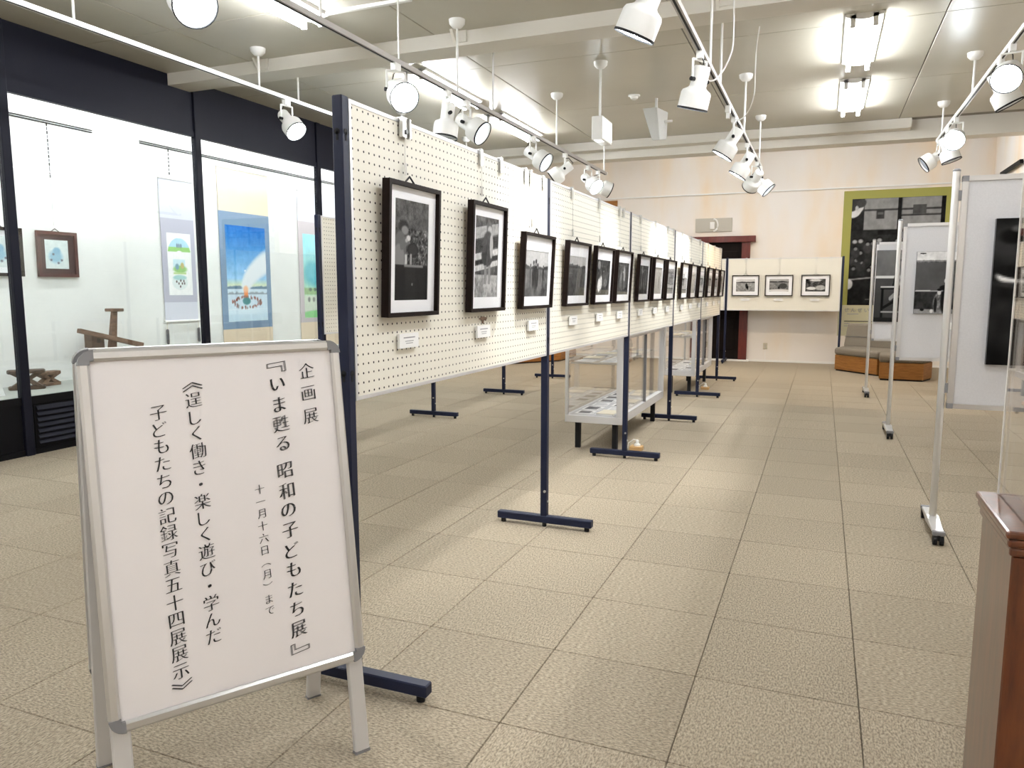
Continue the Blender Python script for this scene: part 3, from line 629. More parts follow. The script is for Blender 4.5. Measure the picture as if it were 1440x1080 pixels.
LET = [('企画展', .046, [(.223,1.079),(.223,1.017),(.224,.955)], .0011),
 ('『いま甦る昭和の子どもたち展』', .047, c2, .0018),
 ('十一月十六日（月）まで', .027, [(.07, z) for z in (.778,.746,.714,.682,.650,.618,.580,.555,.530,.490,.460)], .0006),
 ('《逞しく働き・楽しく遊び・学んだ', .042, [(-.073, z) for z in (1.058,1.024,.980,.940,.897,.855,.813,.770,.728,.687,.645,.602,.558,.515,.473,.432)], .0011),
 ('子どもたちの記録写真五十四展展示》', .042, [(-.156, z) for z in (.999,.959,.918,.876,.833,.791,.749,.707,.664,.621,.579,.536,.494,.452,.411,.368,.334)], .0011)]
for s_, sz, pts, th in LET:
    for ch, pt in zip(s_, pts): sp('character', glyphs(ch, sz, [pt], th, -.020, ROT), MT['ink'], Mf)

# ------------------------------------------------------------------ built-in display case (left)
cs = thing('display_case', 'built-in glazed display case with black posts and fascia along the wall', 'display case', (XG, 4, 0))
MY = [-1.79, .115, 2.02, 3.925, 5.82, 7.73, 9.63, 11.5]; SZ = .46; FZ = 2.755
part('plinth', B(XG-.02, XG+.0, MY[0], MY[-1], 0, SZ-.0), MT['case_black'], cs)
part('case_floor', B(XW, XG-.02, MY[0], MY[-1], SZ-.04, SZ), MT['sill_grey'], cs)
part('end_wall', B(XW, XG-.03, MY[-1]-.02, MY[-1]+.06, 0, ZC), MT['case_wall'], cs); part('light_shelf', B(XW, XG-.06, MY[0], MY[-1], 3.16, 3.2), MT['case_wall'], cs)
for y in MY:
    bevel(part('mullion', B(XG-.03, XG+.03, y-.035, y+.035, 0, ZC-.002), MT['case_navy'], cs), .004, 1)
for a, b in zip(MY, MY[1:]):
    part('fascia_panel', B(XG-.03, XG+.008, a+.037, b-.037, FZ+.05, ZC-.002), MT['case_navy'], cs)
    part('fascia_rail', B(XG-.035, XG+.016, a+.036, b-.036, FZ, FZ+.048), MT['case_navy'], cs)
    part('sill_rail', B(XG, XG+.012, a+.036, b-.036, SZ-.06, SZ), MT['case_black'], cs)
    part('glass_pane', B(XG-.008, XG-.002, a+.036, b-.036, SZ, FZ), MT['case_glass'], cs)
    part('kick_rail', B(XG, XG+.012, a+.036, b-.036, 0, .045), MT['case_black'], cs)
for a, b in ((MY[3]+.06, MY[3]+.92), (MY[5]+.06, MY[5]+.92)):
    lv = part('louvre', B(XG, XG+.006, a, b, .05, .39), MT['case_black'], cs)
    for k in range(7):
        z = .075+k*.045; part('slat', MB().rings([[(XG+.006,a+.02,z+.03),(XG+.024,a+.02,z),(XG+.024,a+.02,z+.006),(XG+.006,a+.02,z+.036)],[(XG+.006,b-.02,z+.03),(XG+.024,b-.02,z),(XG+.024,b-.02,z+.006),(XG+.006,b-.02,z+.036)]]), MT['case_navy'], lv)
for a, b in zip(MY, MY[1:]):
    part('case_tube', MB().cyl((XG-.14, a+.2, 2.98), (XG-.14, b-.2, 2.98), .016, n=8), MT['case_tube_light'], cs, True)
def csc(y, z): return y*.9865, 1.2866+(z-1.2866)*.9865
def caserail(y0, y1, label):
    y0, z = csc(y0, 2.784); y1 *= .9865
    t = thing('hanging_rail', label, 'hanging rail', (XW, y0, z)); part('rail_bar', B(XW, XW+.012, y0, y1, z-.014, z-.005), MT['black_rubber'], t); part('rail_bar', B(XW, XW+.012, y0, y1, z+.005, z+.014), MT['black_rubber'], t)
caserail(3.2, 5.34, 'grey hanging rail above the small framed pictures in the display case'); caserail(5.885, 11.3, 'grey hanging rail above the scrolls in the display case')
def chain(y, z1, z0, label):
    t = thing('hanging_chain', label, 'chain', (XW+.014, y, z0)); n = int((z1-z0)/.034)
    for k in range(n): z = z1-(k+.5)*(z1-z0)/n; part('link', MB().rings([[(XW+.0135+.006*math.cos(q), y+.005*math.sin(q)*(1 if True else 1), z+s_*.013) for q in [i*math.pi/3 for i in range(6)]] for s_ in (-1, 0, 1)]), MT['black_rubber'] if k % 2 == 0 else MT['grey_plastic'], t)
y_, z_ = csc(4.877, 2.29); chain(y_, csc(0,2.775)[1], z_, 'dark adjustable hanging chain above the small brown framed picture')
y_, z_ = csc(6.24, 2.50); chain(y_, csc(0,2.775)[1], z_, 'dark adjustable hanging chain above the lilac scroll')
tag(part('hanging_wire', MB().cyl((XW+.012, csc(4.877,0)[0], csc(0,1.87)[1]), (XW+.012, csc(4.877,0)[0], csc(0,2.29)[1]), .0015, n=5), MT['steel']), 'thin wire from the chain to the small brown framed picture', 'wire')
def pc_small(seed):
    p = Pic(40, 50, seed, (.86,.90,.90)); p.noise(.06, 6); p.ell(.45,.42,.28,.22,(.60,.76,.84),.6); p.ell(.5,.62,.16,.12,(.55,.72,.82),.5)
    for x, y in ((.25,.3),(.7,.3),(.55,.2),(.35,.5)): p.ell(x, y, .05, .04, (.45,.45,.50), .5)
    return p
y_, z_ = csc(4.885, 1.405)
picture(XW+.002, y_, z_, RZ, .385, .405, pc_small(401), 'small red-brown framed picture hanging in the display case', None, (.075,.085,.075,.075), lean=.01, name='framed_picture', fm='frame_red', mm='mat_brown', rail=.028)
y_, z_ = csc(4.36, 1.405)
picture(XW+.002, y_, z_, RZ, .385, .41, pc_small(411), 'small dark framed picture behind the first case post', None, (.075,.075,.075,.075), lean=.01, name='framed_picture', fm='frame_brown', rail=.028)
def scroll(y0, y1, zones, pic, py0, py1, pz0, pz1, label, ztop, zbot, tassel=False, rod_col='white_paint'):
    yc = (y0+y1)/2*.9865; t = thing('hanging_scroll', label, 'hanging scroll', (XW+.01, yc, csc(0,zbot)[1]))
    a, b = y0*.9865, y1*.9865; zz = lambda z: csc(0, z)[1]
    for n, z0, z1, m in zones: part(n, B(XW+.008, XW+.011, a, b, zz(z0), zz(z1)), MT[m], t)
    o = put('painting', pic.mesh('painting', (py1-py0)*.9865, zz(pz1)-zz(pz0), MT['scroll_paint']), t); o.matrix_local = Matrix.Translation((.0016, (py0+py1)/2*.9865-yc, zz(pz0)-zz(zbot))) @ Matrix.Rotation(math.pi/2, 4, 'Z')
    part('top_rod', MB().cyl((XW+.014, a, zz(ztop)), (XW+.014, b, zz(ztop)), .007, n=8), MT['white_paint'], t)
    rl = part('bottom_roller', MB().cyl((XW+.018, a-.02, zz(zbot)), (XW+.018, b+.02, zz(zbot)), .013, n=12), MT[rod_col], t, True)
    part('cord', MB().tube([(XW+.013,a+.06,zz(ztop)),(XW+.013,(a+b)/2-.07,zz(ztop)+.03),(XW+.013,b-.06,zz(ztop))], .003, 5), MT['paper_cream'], t)
    if tassel:
        for y in (a+.01, b-.01):
            part('weight_cord', MB().cyl((XW+.018,y,zz(zbot)-.08), (XW+.018,y,zz(zbot)-.012), .003, n=5), MT['paper_cream'], t); part('tassel', MB().lathe([(.010,0),(.014,.02),(.014,.15),(.007,.16)], (XW+.02,y,zz(zbot)-.24), (0,0,1), 8), MT['paper_dark'], t)
p = Pic(60, 120, 501, (.97,.97,.97)); 
fan = ((np.hypot((p.u-.5)/1.0, (p.v-.66)/.55) < .48) & (np.hypot((p.u-.5), (p.v-.60)/.6) > .20) & (p.v > .70)).astype(float); p.blend(fan, (.70,.86,.93)); p.blend(fan*(p.v < .78), (.62,.82,.50))
for x in (.42,.5,.58): p.ell(x, .80, .03, .035, (.45,.52,.62), .4)
p.rect(.22,.72,.40,.58,(.82,.92,.95)); p.ell(.5,.42,.28,.06,(.62,.80,.50),.4); p.ell(.38,.46,.08,.05,(.50,.65,.72),.4); p.ell(.6,.48,.07,.05,(.80,.74,.50),.4); p.rect(.22,.75,.34,.37,(.75,.85,.6))
p.ell(.47,.21,.33,.125,(.90,.93,.93),.1); p.ell(.47,.285,.28,.04,(.68,.84,.84),.3)
for x, y in ((.33,.22),(.42,.19),(.5,.235),(.56,.19),(.63,.23),(.48,.14),(.66,.19)): p.ell(x, y, .03, .02, (.35,.30,.30), .4)
p.noise(.03, 20)
scroll(6.085, 6.545, [('upper_silk',2.05,2.46,'silk_pale'),('middle_silk',1.155,2.05,'silk_lilac'),('lower_silk',.955,1.155,'silk_pale')], p, 6.155, 6.485, 1.232, 1.897, 'narrow lilac hanging scroll with three small pictures on white', 2.462, .95, True)
p = Pic(84, 140, 511, .5); p.grad((.62,.80,.92), (.13,.42,.74), .42, 1.0); m = (1-np.clip((p.v-.36)/.09, 0, 1))[...]; p.blend(m*.9, (.95,.92,.68)); p.blend(np.clip((.385-p.v)/.03,0,1), (.80,.87,.92))
p.noise(.05, 3, 6, p.v > .45); p.noise(.05, 20); p.ell(.45,.535,.02,.010,(.95,.97,1),.4)
tr = np.clip((.36+.03*fbm(84,140,14,8,3,.2)-p.v)/.01,0,1)*(p.v > .345); p.blend(tr, (.42,.52,.60)); tr = np.clip((.295+.03*fbm(84,140,18,18,3,.2)-p.v)/.01,0,1)*(p.v > .285); p.blend(tr*.8, (.52,.56,.60))
for k in range(14):
    s = k/13; p.ell(.45+.62*s**1.5, .36+.34*s-.05*s*s, .09+.10*s, .06+.045*s, (.90,.92,.94), .8)
p.rect(.40,.50,.25,.34,(.93,.58,.36)); p.ell(.45,.34,.06,.035,(.95,.75,.6),.6); p.ell(.46,.215,.10,.04,(.28,.52,.54),.3); p.ell(.46,.10,.6,.03,(.90,.94,.97),1.0,0)
rng = random.Random(5)
for k in range(90):
    a = rng.random()*2*math.pi; r = .85+.3*rng.random(); p.ell(.47+.33*r*math.cos(a), .20+.055*r*math.sin(a), .012, .014, (.45+.2*rng.random(), .38, .35), .5)
p.blend((p.v < .12)*.35*np.ones_like(p.u), (.70,.83,.90))
scroll(6.925, 7.785, [('upper_silk',2.205,2.70,'silk_beige'),('border_silk',.823,2.205,'silk_blue'),('lower_silk',.50,.823,'silk_beige')], p, 7.018, 7.703, .91, 2.05, 'hanging scroll with a blue night sky and bonfire painting', 2.70, .49)
p = Pic(60, 110, 521, .5); p.grad((.72,.86,.72), (.62,.88,.94), .2, .9); p.noise(.05, 4); p.ell(.45,.50,.42,.13,(.40,.72,.78),.6); p.ell(.25,.58,.2,.10,(.45,.75,.80),.6); p.rect(0,1,.28,.36,(.62,.74,.55)); p.rect(0,1,.05,.27,(.82,.86,.80)); p.ell(.5,.04,.6,.05,(.55,.80,.55),.3)
for x in (.15,.3,.45,.6,.75,.9): p.ell(x, .22, .04, .03, (.50,.52,.50), .4); p.ell(x+.05, .34, .05, .02, (.40,.48,.42), .4)
p.noise(.04, 20)
scroll(8.36, 9.22, [('upper_silk',2.205,2.60,'silk_pale'),('border_silk',.85,2.205,'silk_mauve'),('lower_silk',.50,.85,'silk_beige')], p, 8.45, 9.13, .91, 2.04, 'hanging scroll with a turquoise mountain painting', 2.60, .49)
# stools and tool in the case
def stool(x, y, rz, ln, ht, m, label, wd=.12):
    t = thing('wooden_stand', label, 'wooden stand', (x, y, SZ), rz)
    def slab(z0, z1, l, wd):
        P = [(l/2*c*(1 if abs(c) > .5 else 1), wd/2*s_) for c, s_ in ((-.94,-.9),(-.5,-1),(.5,-1),(.94,-.9),(1,0),(.94,.9),(.5,1),(-.5,1),(-.94,.9),(-1,0))]; return MB().prism(P, z0, z1)
    bevel(part('top_board', slab(ht-.03, ht, ln, wd), m, t, world=False), .006); bevel(part('foot_board', slab(0, .028, ln*.98, wd*.94), m, t, world=False), .006)
    for s in (-1, 1):
        part('crossed_leg', MB().rings([[(s*ln*.30-.03,-wd*.38,.026),(s*ln*.30+.03,-wd*.38,.026),(s*ln*.30+.03,wd*.38,.026),(s*ln*.30-.03,wd*.38,.026)],[(s*.012-.022,-wd*.32,ht/2),(s*.012+.022,-wd*.32,ht/2),(s*.012+.022,wd*.32,ht/2),(s*.012-.022,wd*.32,ht/2)],[(s*ln*.32-.03,-wd*.38,ht-.028),(s*ln*.32+.03,-wd*.38,ht-.028),(s*ln*.32+.03,wd*.38,ht-.028),(s*ln*.32-.03,wd*.38,ht-.028)]]), m, t, world=False)
stool(-6.15, 4.264, .97, .275, .165, MT['old_wood'], 'dark carved wooden stand with waisted legs in the display case'); stool(-6.225, 4.505, 1.62, .205, .125, MT['old_wood_pale'], 'paler carved wooden stand beside the dark one in the display case', .10)
t = thing('wooden_loom_tool', 'old wooden tool with a long beam and T-topped upright in the display case', 'wooden tool', (-6.18, 5.1, SZ)); m = MT['old_wood']
def beam(p, q, a, b):
    P, Q = Vector(p), Vector(q); d = (Q-P).normalized(); u = Vector((1,0,0)); v = d.cross(u).normalized()
    return MB().rings([[c+u*(s*k/2)+v*(r*k2/2) for s, r in ((-1,-1),(1,-1),(1,1),(-1,1))] for c, k, k2 in ((P, a[0], a[1]), (Q, b[0], b[1]))])
bevel(part('long_beam', beam((-6.17,4.79,.925),(-6.17,5.46,.752),(.05,.040),(.06,.045)), MT['old_wood_pale'], t), .005); bevel(part('upright', beam((-6.21,5.12,SZ),(-6.21,5.205,1.09),(.05,.09),(.04,.045)), MT['old_wood_pale'], t), .005); bevel(part('crosspiece', B(-6.27,-6.15,5.15,5.265,1.085,1.115), MT['old_wood_pale'], t), .006)
bevel(part('body_block', B(-6.32,-6.215,4.955,5.085,.74,.885), m, t), .006); part('slot', B(-6.2145,-6.213,5.005,5.04,.80,.84), MT['black_rubber'], t)
for x in (-6.32, -6.245):
    for y in (4.972, 5.066): part('leg', B(x, x+.03, y-.015, y+.015, SZ, .725), m, t)
t = thing('tent_card', 'white folded caption card standing before the carved stands', 'caption card', (-5.98, 3.84, SZ)); part('card', MB().rings([[(-5.98,3.76,SZ),(-5.93,3.76,SZ),(-5.955,3.77,SZ+.09)],[(-5.98,3.93,SZ),(-5.93,3.93,SZ),(-5.955,3.92,SZ+.09)]]), MT['paper_white'], t)

# ------------------------------------------------------------------ glass showcases below the row
def showcase(x0, x1, y0, y1, label, zt=.93, sheets=()):
    t = thing('glass_showcase', label, 'showcase', (x0, y0, 0)); z0, z1 = .226, .285; zsh = .705
    bevel(part('base_tray', B(x0, x1, y0, y1, z0, z1), MT['alu_matt'], t), .003, 1); part('tray_liner', B(x0+.03, x1-.03, y0+.03, y1-.03, z1, z1+.003), MT['paper_grey'], t)
    part('top_frame', ring(1,1,.1,0,.1).__class__().box(x0,x1,y0,y0+.03,zt-.03,zt).box(x0,x1,y1-.03,y1,zt-.03,zt).box(x0,x0+.03,y0+.03,y1-.03,zt-.03,zt).box(x1-.03,x1,y0+.03,y1-.03,zt-.03,zt), MT['alu_matt'], t)
    for x, wx in ((x0, .022), (x1-.045, .045)):
        for y in (y0, y1-.03): part('corner_post', B(x, x+wx, y, y+.03, z1, zt-.03), MT['alu_matt'], t)
    part('glass_end', B(x0+.022, x1-.045, y0+.012, y0+.017, z1, zt-.03), MT['glass'], t); part('glass_end', B(x0+.022, x1-.045, y1-.017, y1-.012, z1, zt-.03), MT['glass'], t)
    part('glass_back', B(x0+.008, x0+.013, y0+.03, y1-.03, z1, zt-.03), MT['glass'], t); part('glass_top', B(x0+.03, x1-.03, y0+.03, y1-.03, zt-.012, zt-.007), MT['glass'], t)
    ym = (y0+y1)/2; part('sliding_door', B(x1-.018, x1-.013, y0+.03, ym+.03, z1, zt-.03), MT['glass'], t); d = part('sliding_door', B(x1-.030, x1-.025, ym-.03, y1-.03, z1, zt-.03), MT['glass'], t)
    part('door_edge', B(x1-.024, x1-.0, ym+.02, ym+.032, z1, zt-.03), MT['grey_plastic'], t); part('door_rail', B(x1-.036, x1, y0+.046, y1-.046, z1, z1+.012), MT['alu_matt'], t)
    part('glass_shelf', B(x0+.03, x1-.05, y0+.04, y1-.04, zsh, zsh+.006), MT['glass'], t)
    for y in (y0+.1, y1-.1): part('shelf_bracket', B(x0+.014, x1-.05, y-.006, y+.006, zsh-.012, zsh), MT['steel'], t)
    for x in (x0+.06, x1-.10):
        for y in (y0+.09, y1-.13): part('leg', B(x, x+.04, y, y+.04, 0, z0), MT['black_rubber'], t)
    return z1+.003, zsh+.006
def papers(x0, x1, y0, y1, z, n, seed, where, rz_amp=.25):
    R = random.Random(seed); k = 0; ln = (y1-y0)/n
    for i in range(n):
        wd, dp = min(x1-x0-.02, .13+.05*R.random()), min(ln*.92, .15+.06*R.random()); x = (x0+x1)/2+.006*(R.random()-.5); y = y0+(i+.5)*ln
        nm, lab = R.choice((('photo_sheet','loose dark print'),('document_sheet','white document sheet'),('booklet','cream booklet')))
        o = thing(nm, '%s, %s %s' % (lab, ORD[i], where), 'document', (x, y, z), (R.random()-.5)*rz_amp, 'papers '+where)
        if nm == 'booklet': part('pages', B(-wd/2,wd/2,-dp/2,dp/2,0,.012), MT['paper_white'], o, world=False); part('cover', B(-wd/2-.002,wd/2+.002,-dp/2-.002,dp/2+.002,.012,.014), MT['paper_cream'], o, world=False)
        else:
            part('sheet', B(-wd/2,wd/2,-dp/2,dp/2,0,.002), MT['paper_white'], o, world=False)
            if nm == 'photo_sheet': part('image', B(-wd*.36,wd*.30,-dp*.34,dp*.36,.002,.0026), MT['paper_dark' if R.random() < .6 else 'paper_grey'], o, world=False); part('image', B(wd*.34,wd*.46,-dp*.30,dp*.1,.002,.0026), MT['paper_grey'], o, world=False)
            else:
                for q in range(4): part('print_line', B(-wd*.38,wd*(.1+.25*R.random()),dp*(.32-.17*q)-.003,dp*(.32-.17*q)+.003,.002,.0024), MT['ink_grey'], o, world=False)
def fill(x0, x1, y0, y1, a, b, n, seed, where):
    xm = (x0+x1)/2
    for q, (u0, u1, side) in enumerate(((x0, xm, 'back side'), (xm, x1, 'aisle side'))):
        papers(u0, u1, y0, y1, a, n, seed+q, 'on the %s floor of the showcase under the %s pegboard' % (side, where), .10); papers(u0, u1-.01, y0+.03, y1, b, n, seed+10+q, 'on the %s shelf of the showcase under the %s pegboard' % (side, where), .10)
a, b = showcase(-1.893, -1.422, 5.75, 7.44, 'aluminium glass showcase on black legs under the second and third pegboards'); fill(-1.86, -1.47, 5.79, 7.38, a, b, 7, 7, 'third')
a, b = showcase(-1.81, -1.422, 9.42, 10.95, 'aluminium glass showcase on black legs under the last pegboard'); fill(-1.78, -1.47, 9.46, 10.88, a, b, 6, 27, 'last')
for x, y, l in ((-1.335, 5.93, 'third'), (-1.36, 9.97, 'last')):
    t = thing('plug_block', 'small wooden block with a white plug beside the showcase under the %s pegboard' % l, 'plug', (x, y, 0))
    bevel(part('block', B(x-.055,x+.045,y-.04,y+.04,0,.035), MT['plain_wood'], t), .003, 1); part('plug', MB().lathe([(.026,0),(.026,.014),(.014,.02),(.012,.045),(.006,.05)], (x,y,.035), (0,0,1), 14), MT['lamp_white'], t, True); part('cord', MB().tube([(x,y,.08),(x-.03,y,.085),(x-.075,y+.01,.05),(x-.085,y+.02,.006)], .004, 6), MT['lamp_white'], t)

# ------------------------------------------------------------------ rolling partitions on the right
def partition(x, y, x1, label, z0=.672, z1=1.858):
    t = thing('rolling_partition', label, 'partition', (x, y, 0))
    for k, px in enumerate((x, x1+.03)):
        pl = part('pole', MB().cyl((px,y,.085), (px,y,1.885), .0175, n=18), MT['aluminium'], t, True); part('pole_cap', MB().lathe([(.0185,-.002),(.0185,.006),(.012,.012)], (px,y,1.885), (0,0,1), 16), MT['grey_plastic'], pl, True)
        ft = bevel(part('foot', MB().rings([[(px-.026,y-.235,.056),(px+.026,y-.235,.056),(px+.026,y-.235,.070),(px-.026,y-.235,.070)],[(px-.032,y,.050),(px+.032,y,.050),(px+.032,y,.088),(px-.032,y,.088)],[(px-.026,y+.235,.056),(px+.026,y+.235,.056),(px+.026,y+.235,.070),(px-.026,y+.235,.070)]]), MT['aluminium'], t), .004, 1)
        for s in (-1, 1):
            bevel(part('foot_end', B(px-.029,px+.029,y+s*.248-.016,y+s*.248+.016,.050,.074), MT['grey_plastic'], ft), .006)
            c = part('caster', MB().cyl((px-.024,y+s*.245,.026), (px-.006,y+s*.245,.026), .026, n=16), MT['black_rubber'], t); part('wheel', MB().cyl((px+.006,y+s*.245,.026), (px+.024,y+s*.245,.026), .026, n=16), MT['black_rubber'], c); part('fork', B(px-.007,px+.007,y+s*.245-.018,y+s*.245+.018,.026,.056), MT['black_rubber'], c)
    a, b = x+.028, x1; fr = .026
    part('board', B(a+fr, b-fr, y-.010, y+.010, z0+fr, z1-fr), MT['partition_fabric'], t)
    for q in ((a,b,z0,z0+fr),(a,b,z1-fr,z1),(a,a+fr,z0+fr,z1-fr),(b-fr,b,z0+fr,z1-fr)): part('edge_rail', B(q[0], q[1], y-.016, y+.016, q[2], q[3]), MT['aluminium'], t)
    for zz in (z0, z1-fr): part('corner_cap', B(a-.001, a+fr+.001, y-.0175, y+.0175, zz-.001, zz+fr+.001), MT['grey_plastic'] , t)
    for zz in (z0+.08, z1-.12): part('clamp', B(x, a, y-.012, y+.012, zz, zz+.05), MT['grey_plastic'], t)
partition(.600, 4.49, 1.83, 'white rolling partition with a dark close-up print beside the wooden glass case'); partition(.595, 7.45, 1.82, 'white rolling partition with the blackboard print'); partition(.545, 10.2, 1.77, 'white rolling partition with the desk print, beside the bench')
def panelprint(x0, y, z0, wd, hh, pic, label, th=.022):
    t = thing('panel_print', label, 'photo panel', (x0+wd/2, y-.011, z0)); part('board', B(x0, x0+wd, y-.011-th, y-.011, z0, z0+hh), MT['paper_dark'], t)
    put('print', pic.mesh('print', wd, hh, MT['canvas_print']), t, Matrix.Translation((0, -th-.0008, 0)))
    for a in (.2, .8): part('fixing_peg', MB().cyl((x0+wd*a,y-.011-th*.5,z0+hh), (x0+wd*a,y-.011-th*.5,z0+hh+.012), .004, n=6), MT['steel'], t)
p = Pic(80, 95, 601, .07); p.noise(.06, 4); p.ell(.12,.83,.30,.13,.17,.9); p.ell(.13,.88,.10,.05,.03,.5); p.ell(.15,.93,.04,.02,.30,.8); p.ell(.15,.60,.125,.05,.88,.3,-.15); p.ell(.17,.635,.16,.045,.06,.3,-.1); p.ell(.17,.545,.17,.02,.16,.8,-.1); p.ell(.5,.40,.6,.06,.14,1.0); p.ell(.3,.2,.3,.1,.12,1.0); p.ell(.6,.6,.2,.06,.6,.4); p.noise(.04, 12)
panelprint(.783, 4.49, .91, .62, .73, p, 'large dark close-up photograph panel on the rolling partition beside the wooden glass case', .03)
p = Pic(90, 120, 611, .30); p.noise(.06, 5); p.rect(0,1,.0,.37,.16); p.rect(0,1,.0,.07,.55); p.noise(.10, 14, 1, p.v < .37); p.rect(0,1,.86,1,.86); p.noise(.10, 18, 1, p.v > .86); p.rect(0,1,.835,.86,.50); p.noise(.22, 30, 1, (p.v > .82)&(p.v < .87)); p.rect(0,1,.355,.375,.62); p.rect(.02,.30,.365,.378,.85); p.ell(.12,.97,.06,.012,.12)
p.ell(.46,.17,.10,.16,.42,.2); p.noise(.30, 26, 1, np.hypot((p.u-.46)/.10,(p.v-.17)/.16) < 1); p.ell(.41,.14,.03,.12,.10,.3); p.ell(.47,.345,.035,.045,.78,.2); p.ell(.47,.385,.045,.02,.06,.3); p.ell(.34,.04,.03,.03,.85,.3); p.ell(.58,.20,.08,.20,.08,.3); p.ell(.56,.42,.09,.04,.07,.3); p.ell(.60,.53,.05,.045,.93,.2); p.ell(.16,.06,.04,.02,.08,.3); p.ell(.8,.3,.1,.2,.25)
panelprint(.735, 7.45, 1.085, .40, .53, p, 'photograph panel of a child before a blackboard on the second rolling partition')
p = Pic(80, 130, 621, .22); p.noise(.05, 4); p.rect(0,1,.62,1,.36); p.noise(.10, 3, 1, p.v > .62); p.rect(0,1,.61,.645,.82); p.rect(0,1,0,.06,.10); p.rect(.12,.9,.455,.48,.06); p.rect(.14,.19,.06,.47,.05); p.rect(.5,.54,.12,.46,.10); p.line((.38,.48),(.48,.86),.014,.06); p.line((.48,.86),(.95,.86),.014,.06); p.ell(.58,.58,.14,.075,.66,.3); p.ell(.58,.58,.06,.035,.35,.5); p.rect(.12,.42,.48,.50,.75); p.line((.2,.2),(.45,.3),.02,.07); p.rect(.15,.9,.13,.15,.6); p.line((.34,.33),(.42,.38),.03,.55); p.rect(.5,.85,.34,.37,.4)
panelprint(.580, 10.2, .905, .50, .855, p, 'photograph panel of a desk with a machine on the partition beside the bench')
for x, y, z, l in ((.885, 10.2, .82, 'small white caption tag under the desk print'), (1.02, 7.45, .95, 'small white caption tag beside the blackboard print')):
    tag(part('caption_tag', B(x, x+.05, y-.022, y-.0105, z, z+.06), MT['paper_white']), l, 'caption tag')

# ------------------------------------------------------------------ wooden plinth with glass hood (right foreground)
t = thing('plinth_case', 'varnished wooden plinth with moulded top carrying a tall glass hood', 'display case', (.68, 1.92, 0)); ax0, ax1, ay0, ay1 = .368, 1.0, 1.752, 2.095; PZ = .80
bevel(part('body', B(ax0+.016, ax1-.016, ay0+.016, ay1-.016, .05, PZ-.055), MT['varnished_wood'], t), .003, 1); part('kick', B(ax0+.03, ax1-.03, ay0+.03, ay1-.03, 0, .05), MT['door_dark'], t)
bevel(part('lower_moulding', B(ax0+.010, ax1-.010, ay0+.010, ay1-.010, PZ-.055, PZ-.036), MT['varnished_wood'], t), .005, 2); bevel(part('middle_moulding', B(ax0+.005, ax1-.005, ay0+.005, ay1-.005, PZ-.036, PZ-.017), MT['varnished_wood'], t), .006, 2); bevel(part('top_board', B(ax0, ax1, ay0, ay1, PZ-.017, PZ), MT['varnished_wood'], t), .006, 2)
gx0, gx1, gy0, gy1 = ax0+.043, ax1-.043, ay0+.016, ay1-.016; gz = 2.0
hd = part('hood_pane', B(gx0, gx0+.006, gy0, gy1, PZ, gz), MT['glass'], t); part('hood_pane', B(gx1-.006, gx1, gy0, gy1, PZ, gz), MT['glass'], t); part('hood_pane', B(gx0+.006, gx1-.006, gy0, gy0+.006, PZ, gz), MT['glass'], t); part('hood_pane', B(gx0+.006, gx1-.006, gy1-.006, gy1, PZ, gz), MT['glass'], t); part('hood_top', B(gx0, gx1, gy0, gy1, gz, gz+.006), MT['glass'], t)
for x in (gx0, gx1-.008):
    for y in (gy0-.001, gy1-.007): part('hood_edge', B(x-.001, x+.003, y, y+.004, PZ, gz), MT['white_paint'], t)

# ------------------------------------------------------------------ far bay: poster, benches, vent, outlet
t = thing('wall_poster', 'tall olive poster with a black and white classroom photograph on the back wall', 'poster', (1.09, YB, .5)); part('sheet', B(.256, 1.921, YB-.006, YB-.001, 1.03, 2.955), MT['olive_paper'], t); part('lower_sheet', B(.256, 1.921, YB-.006, YB-.001, .50, 1.03), MT['poster_lower'], t)
p = Pic(120, 150, 701, .14); p.noise(.05, 5); p.rect(.14,1,.70,1,.50); p.noise(.05, 4, 1, p.v > .7); p.rect(.14,1,.885,.90,.18); p.rect(.52,1,.83,.845,.2); p.rect(.50,.545,.30,1,.08); p.rect(.955,1,.30,1,.08); p.rect(.27,.36,.81,.89,.20); p.rect(.285,.345,.85,.87,.35); p.rect(.66,.80,.845,.93,.28); p.rect(.14,1,.66,.71,.09); p.rect(.14,.30,.60,.70,.15)
p.ell(.03,.895,.085,.065,.80,.12,.5); p.ell(.07,.925,.06,.05,.76,.2); p.ell(.03,.965,.125,.055,.20,.12); p.ell(.0,.935,.06,.05,.20,.2); p.ell(.055,.915,.018,.022,.66,.3); p.ell(.10,.955,.05,.035,.24,.3)
rng = random.Random(9)
for k in range(34):
    x, y = .04+.9*rng.random(), .33+.26*rng.random(); p.ell(x, y-.04, .05, .045, .10+.12*rng.random(), .3); p.ell(x, y+.012, .026, .018, .05, .4); p.ell(x, y, .020, .015, .35+.2*rng.random(), .6)
for x, y in ((.115,.605),(.05,.60),(.32,.61),(.52,.60)): p.ell(x, y+.012, .032, .02, .07, .4); p.ell(x, y, .026, .018, .62, .6)
for k in range(7): x, y = rng.random(), .24+.14*rng.random(); p.ell(x, y, .05, .008, .55, .5)
p.rect(0,.6,.0,.28,.10); p.rect(.0,.6,.275,.288,.50,.08); p.ell(.0,.20,.05,.05,.78,.2); p.ell(.32,.18,.05,.09,.36,.4); p.rect(.2,.5,.05,.06,.3); p.noise(.06, 26)
put('photograph', p.mesh('photograph', 1.40, 1.787, MT['canvas_print']), t, Matrix.Translation((0, -.007, .53)))
for k, ch in enumerate('せんせい　お'):
    if ch != '　': g = glyphs(ch, .085, [(.39+k*.105, .945)], .002, 0); g.v = [(x, YB-.0072, z) for x, y, z in g.v]; part('character', g, MT['ink_grey'], t)
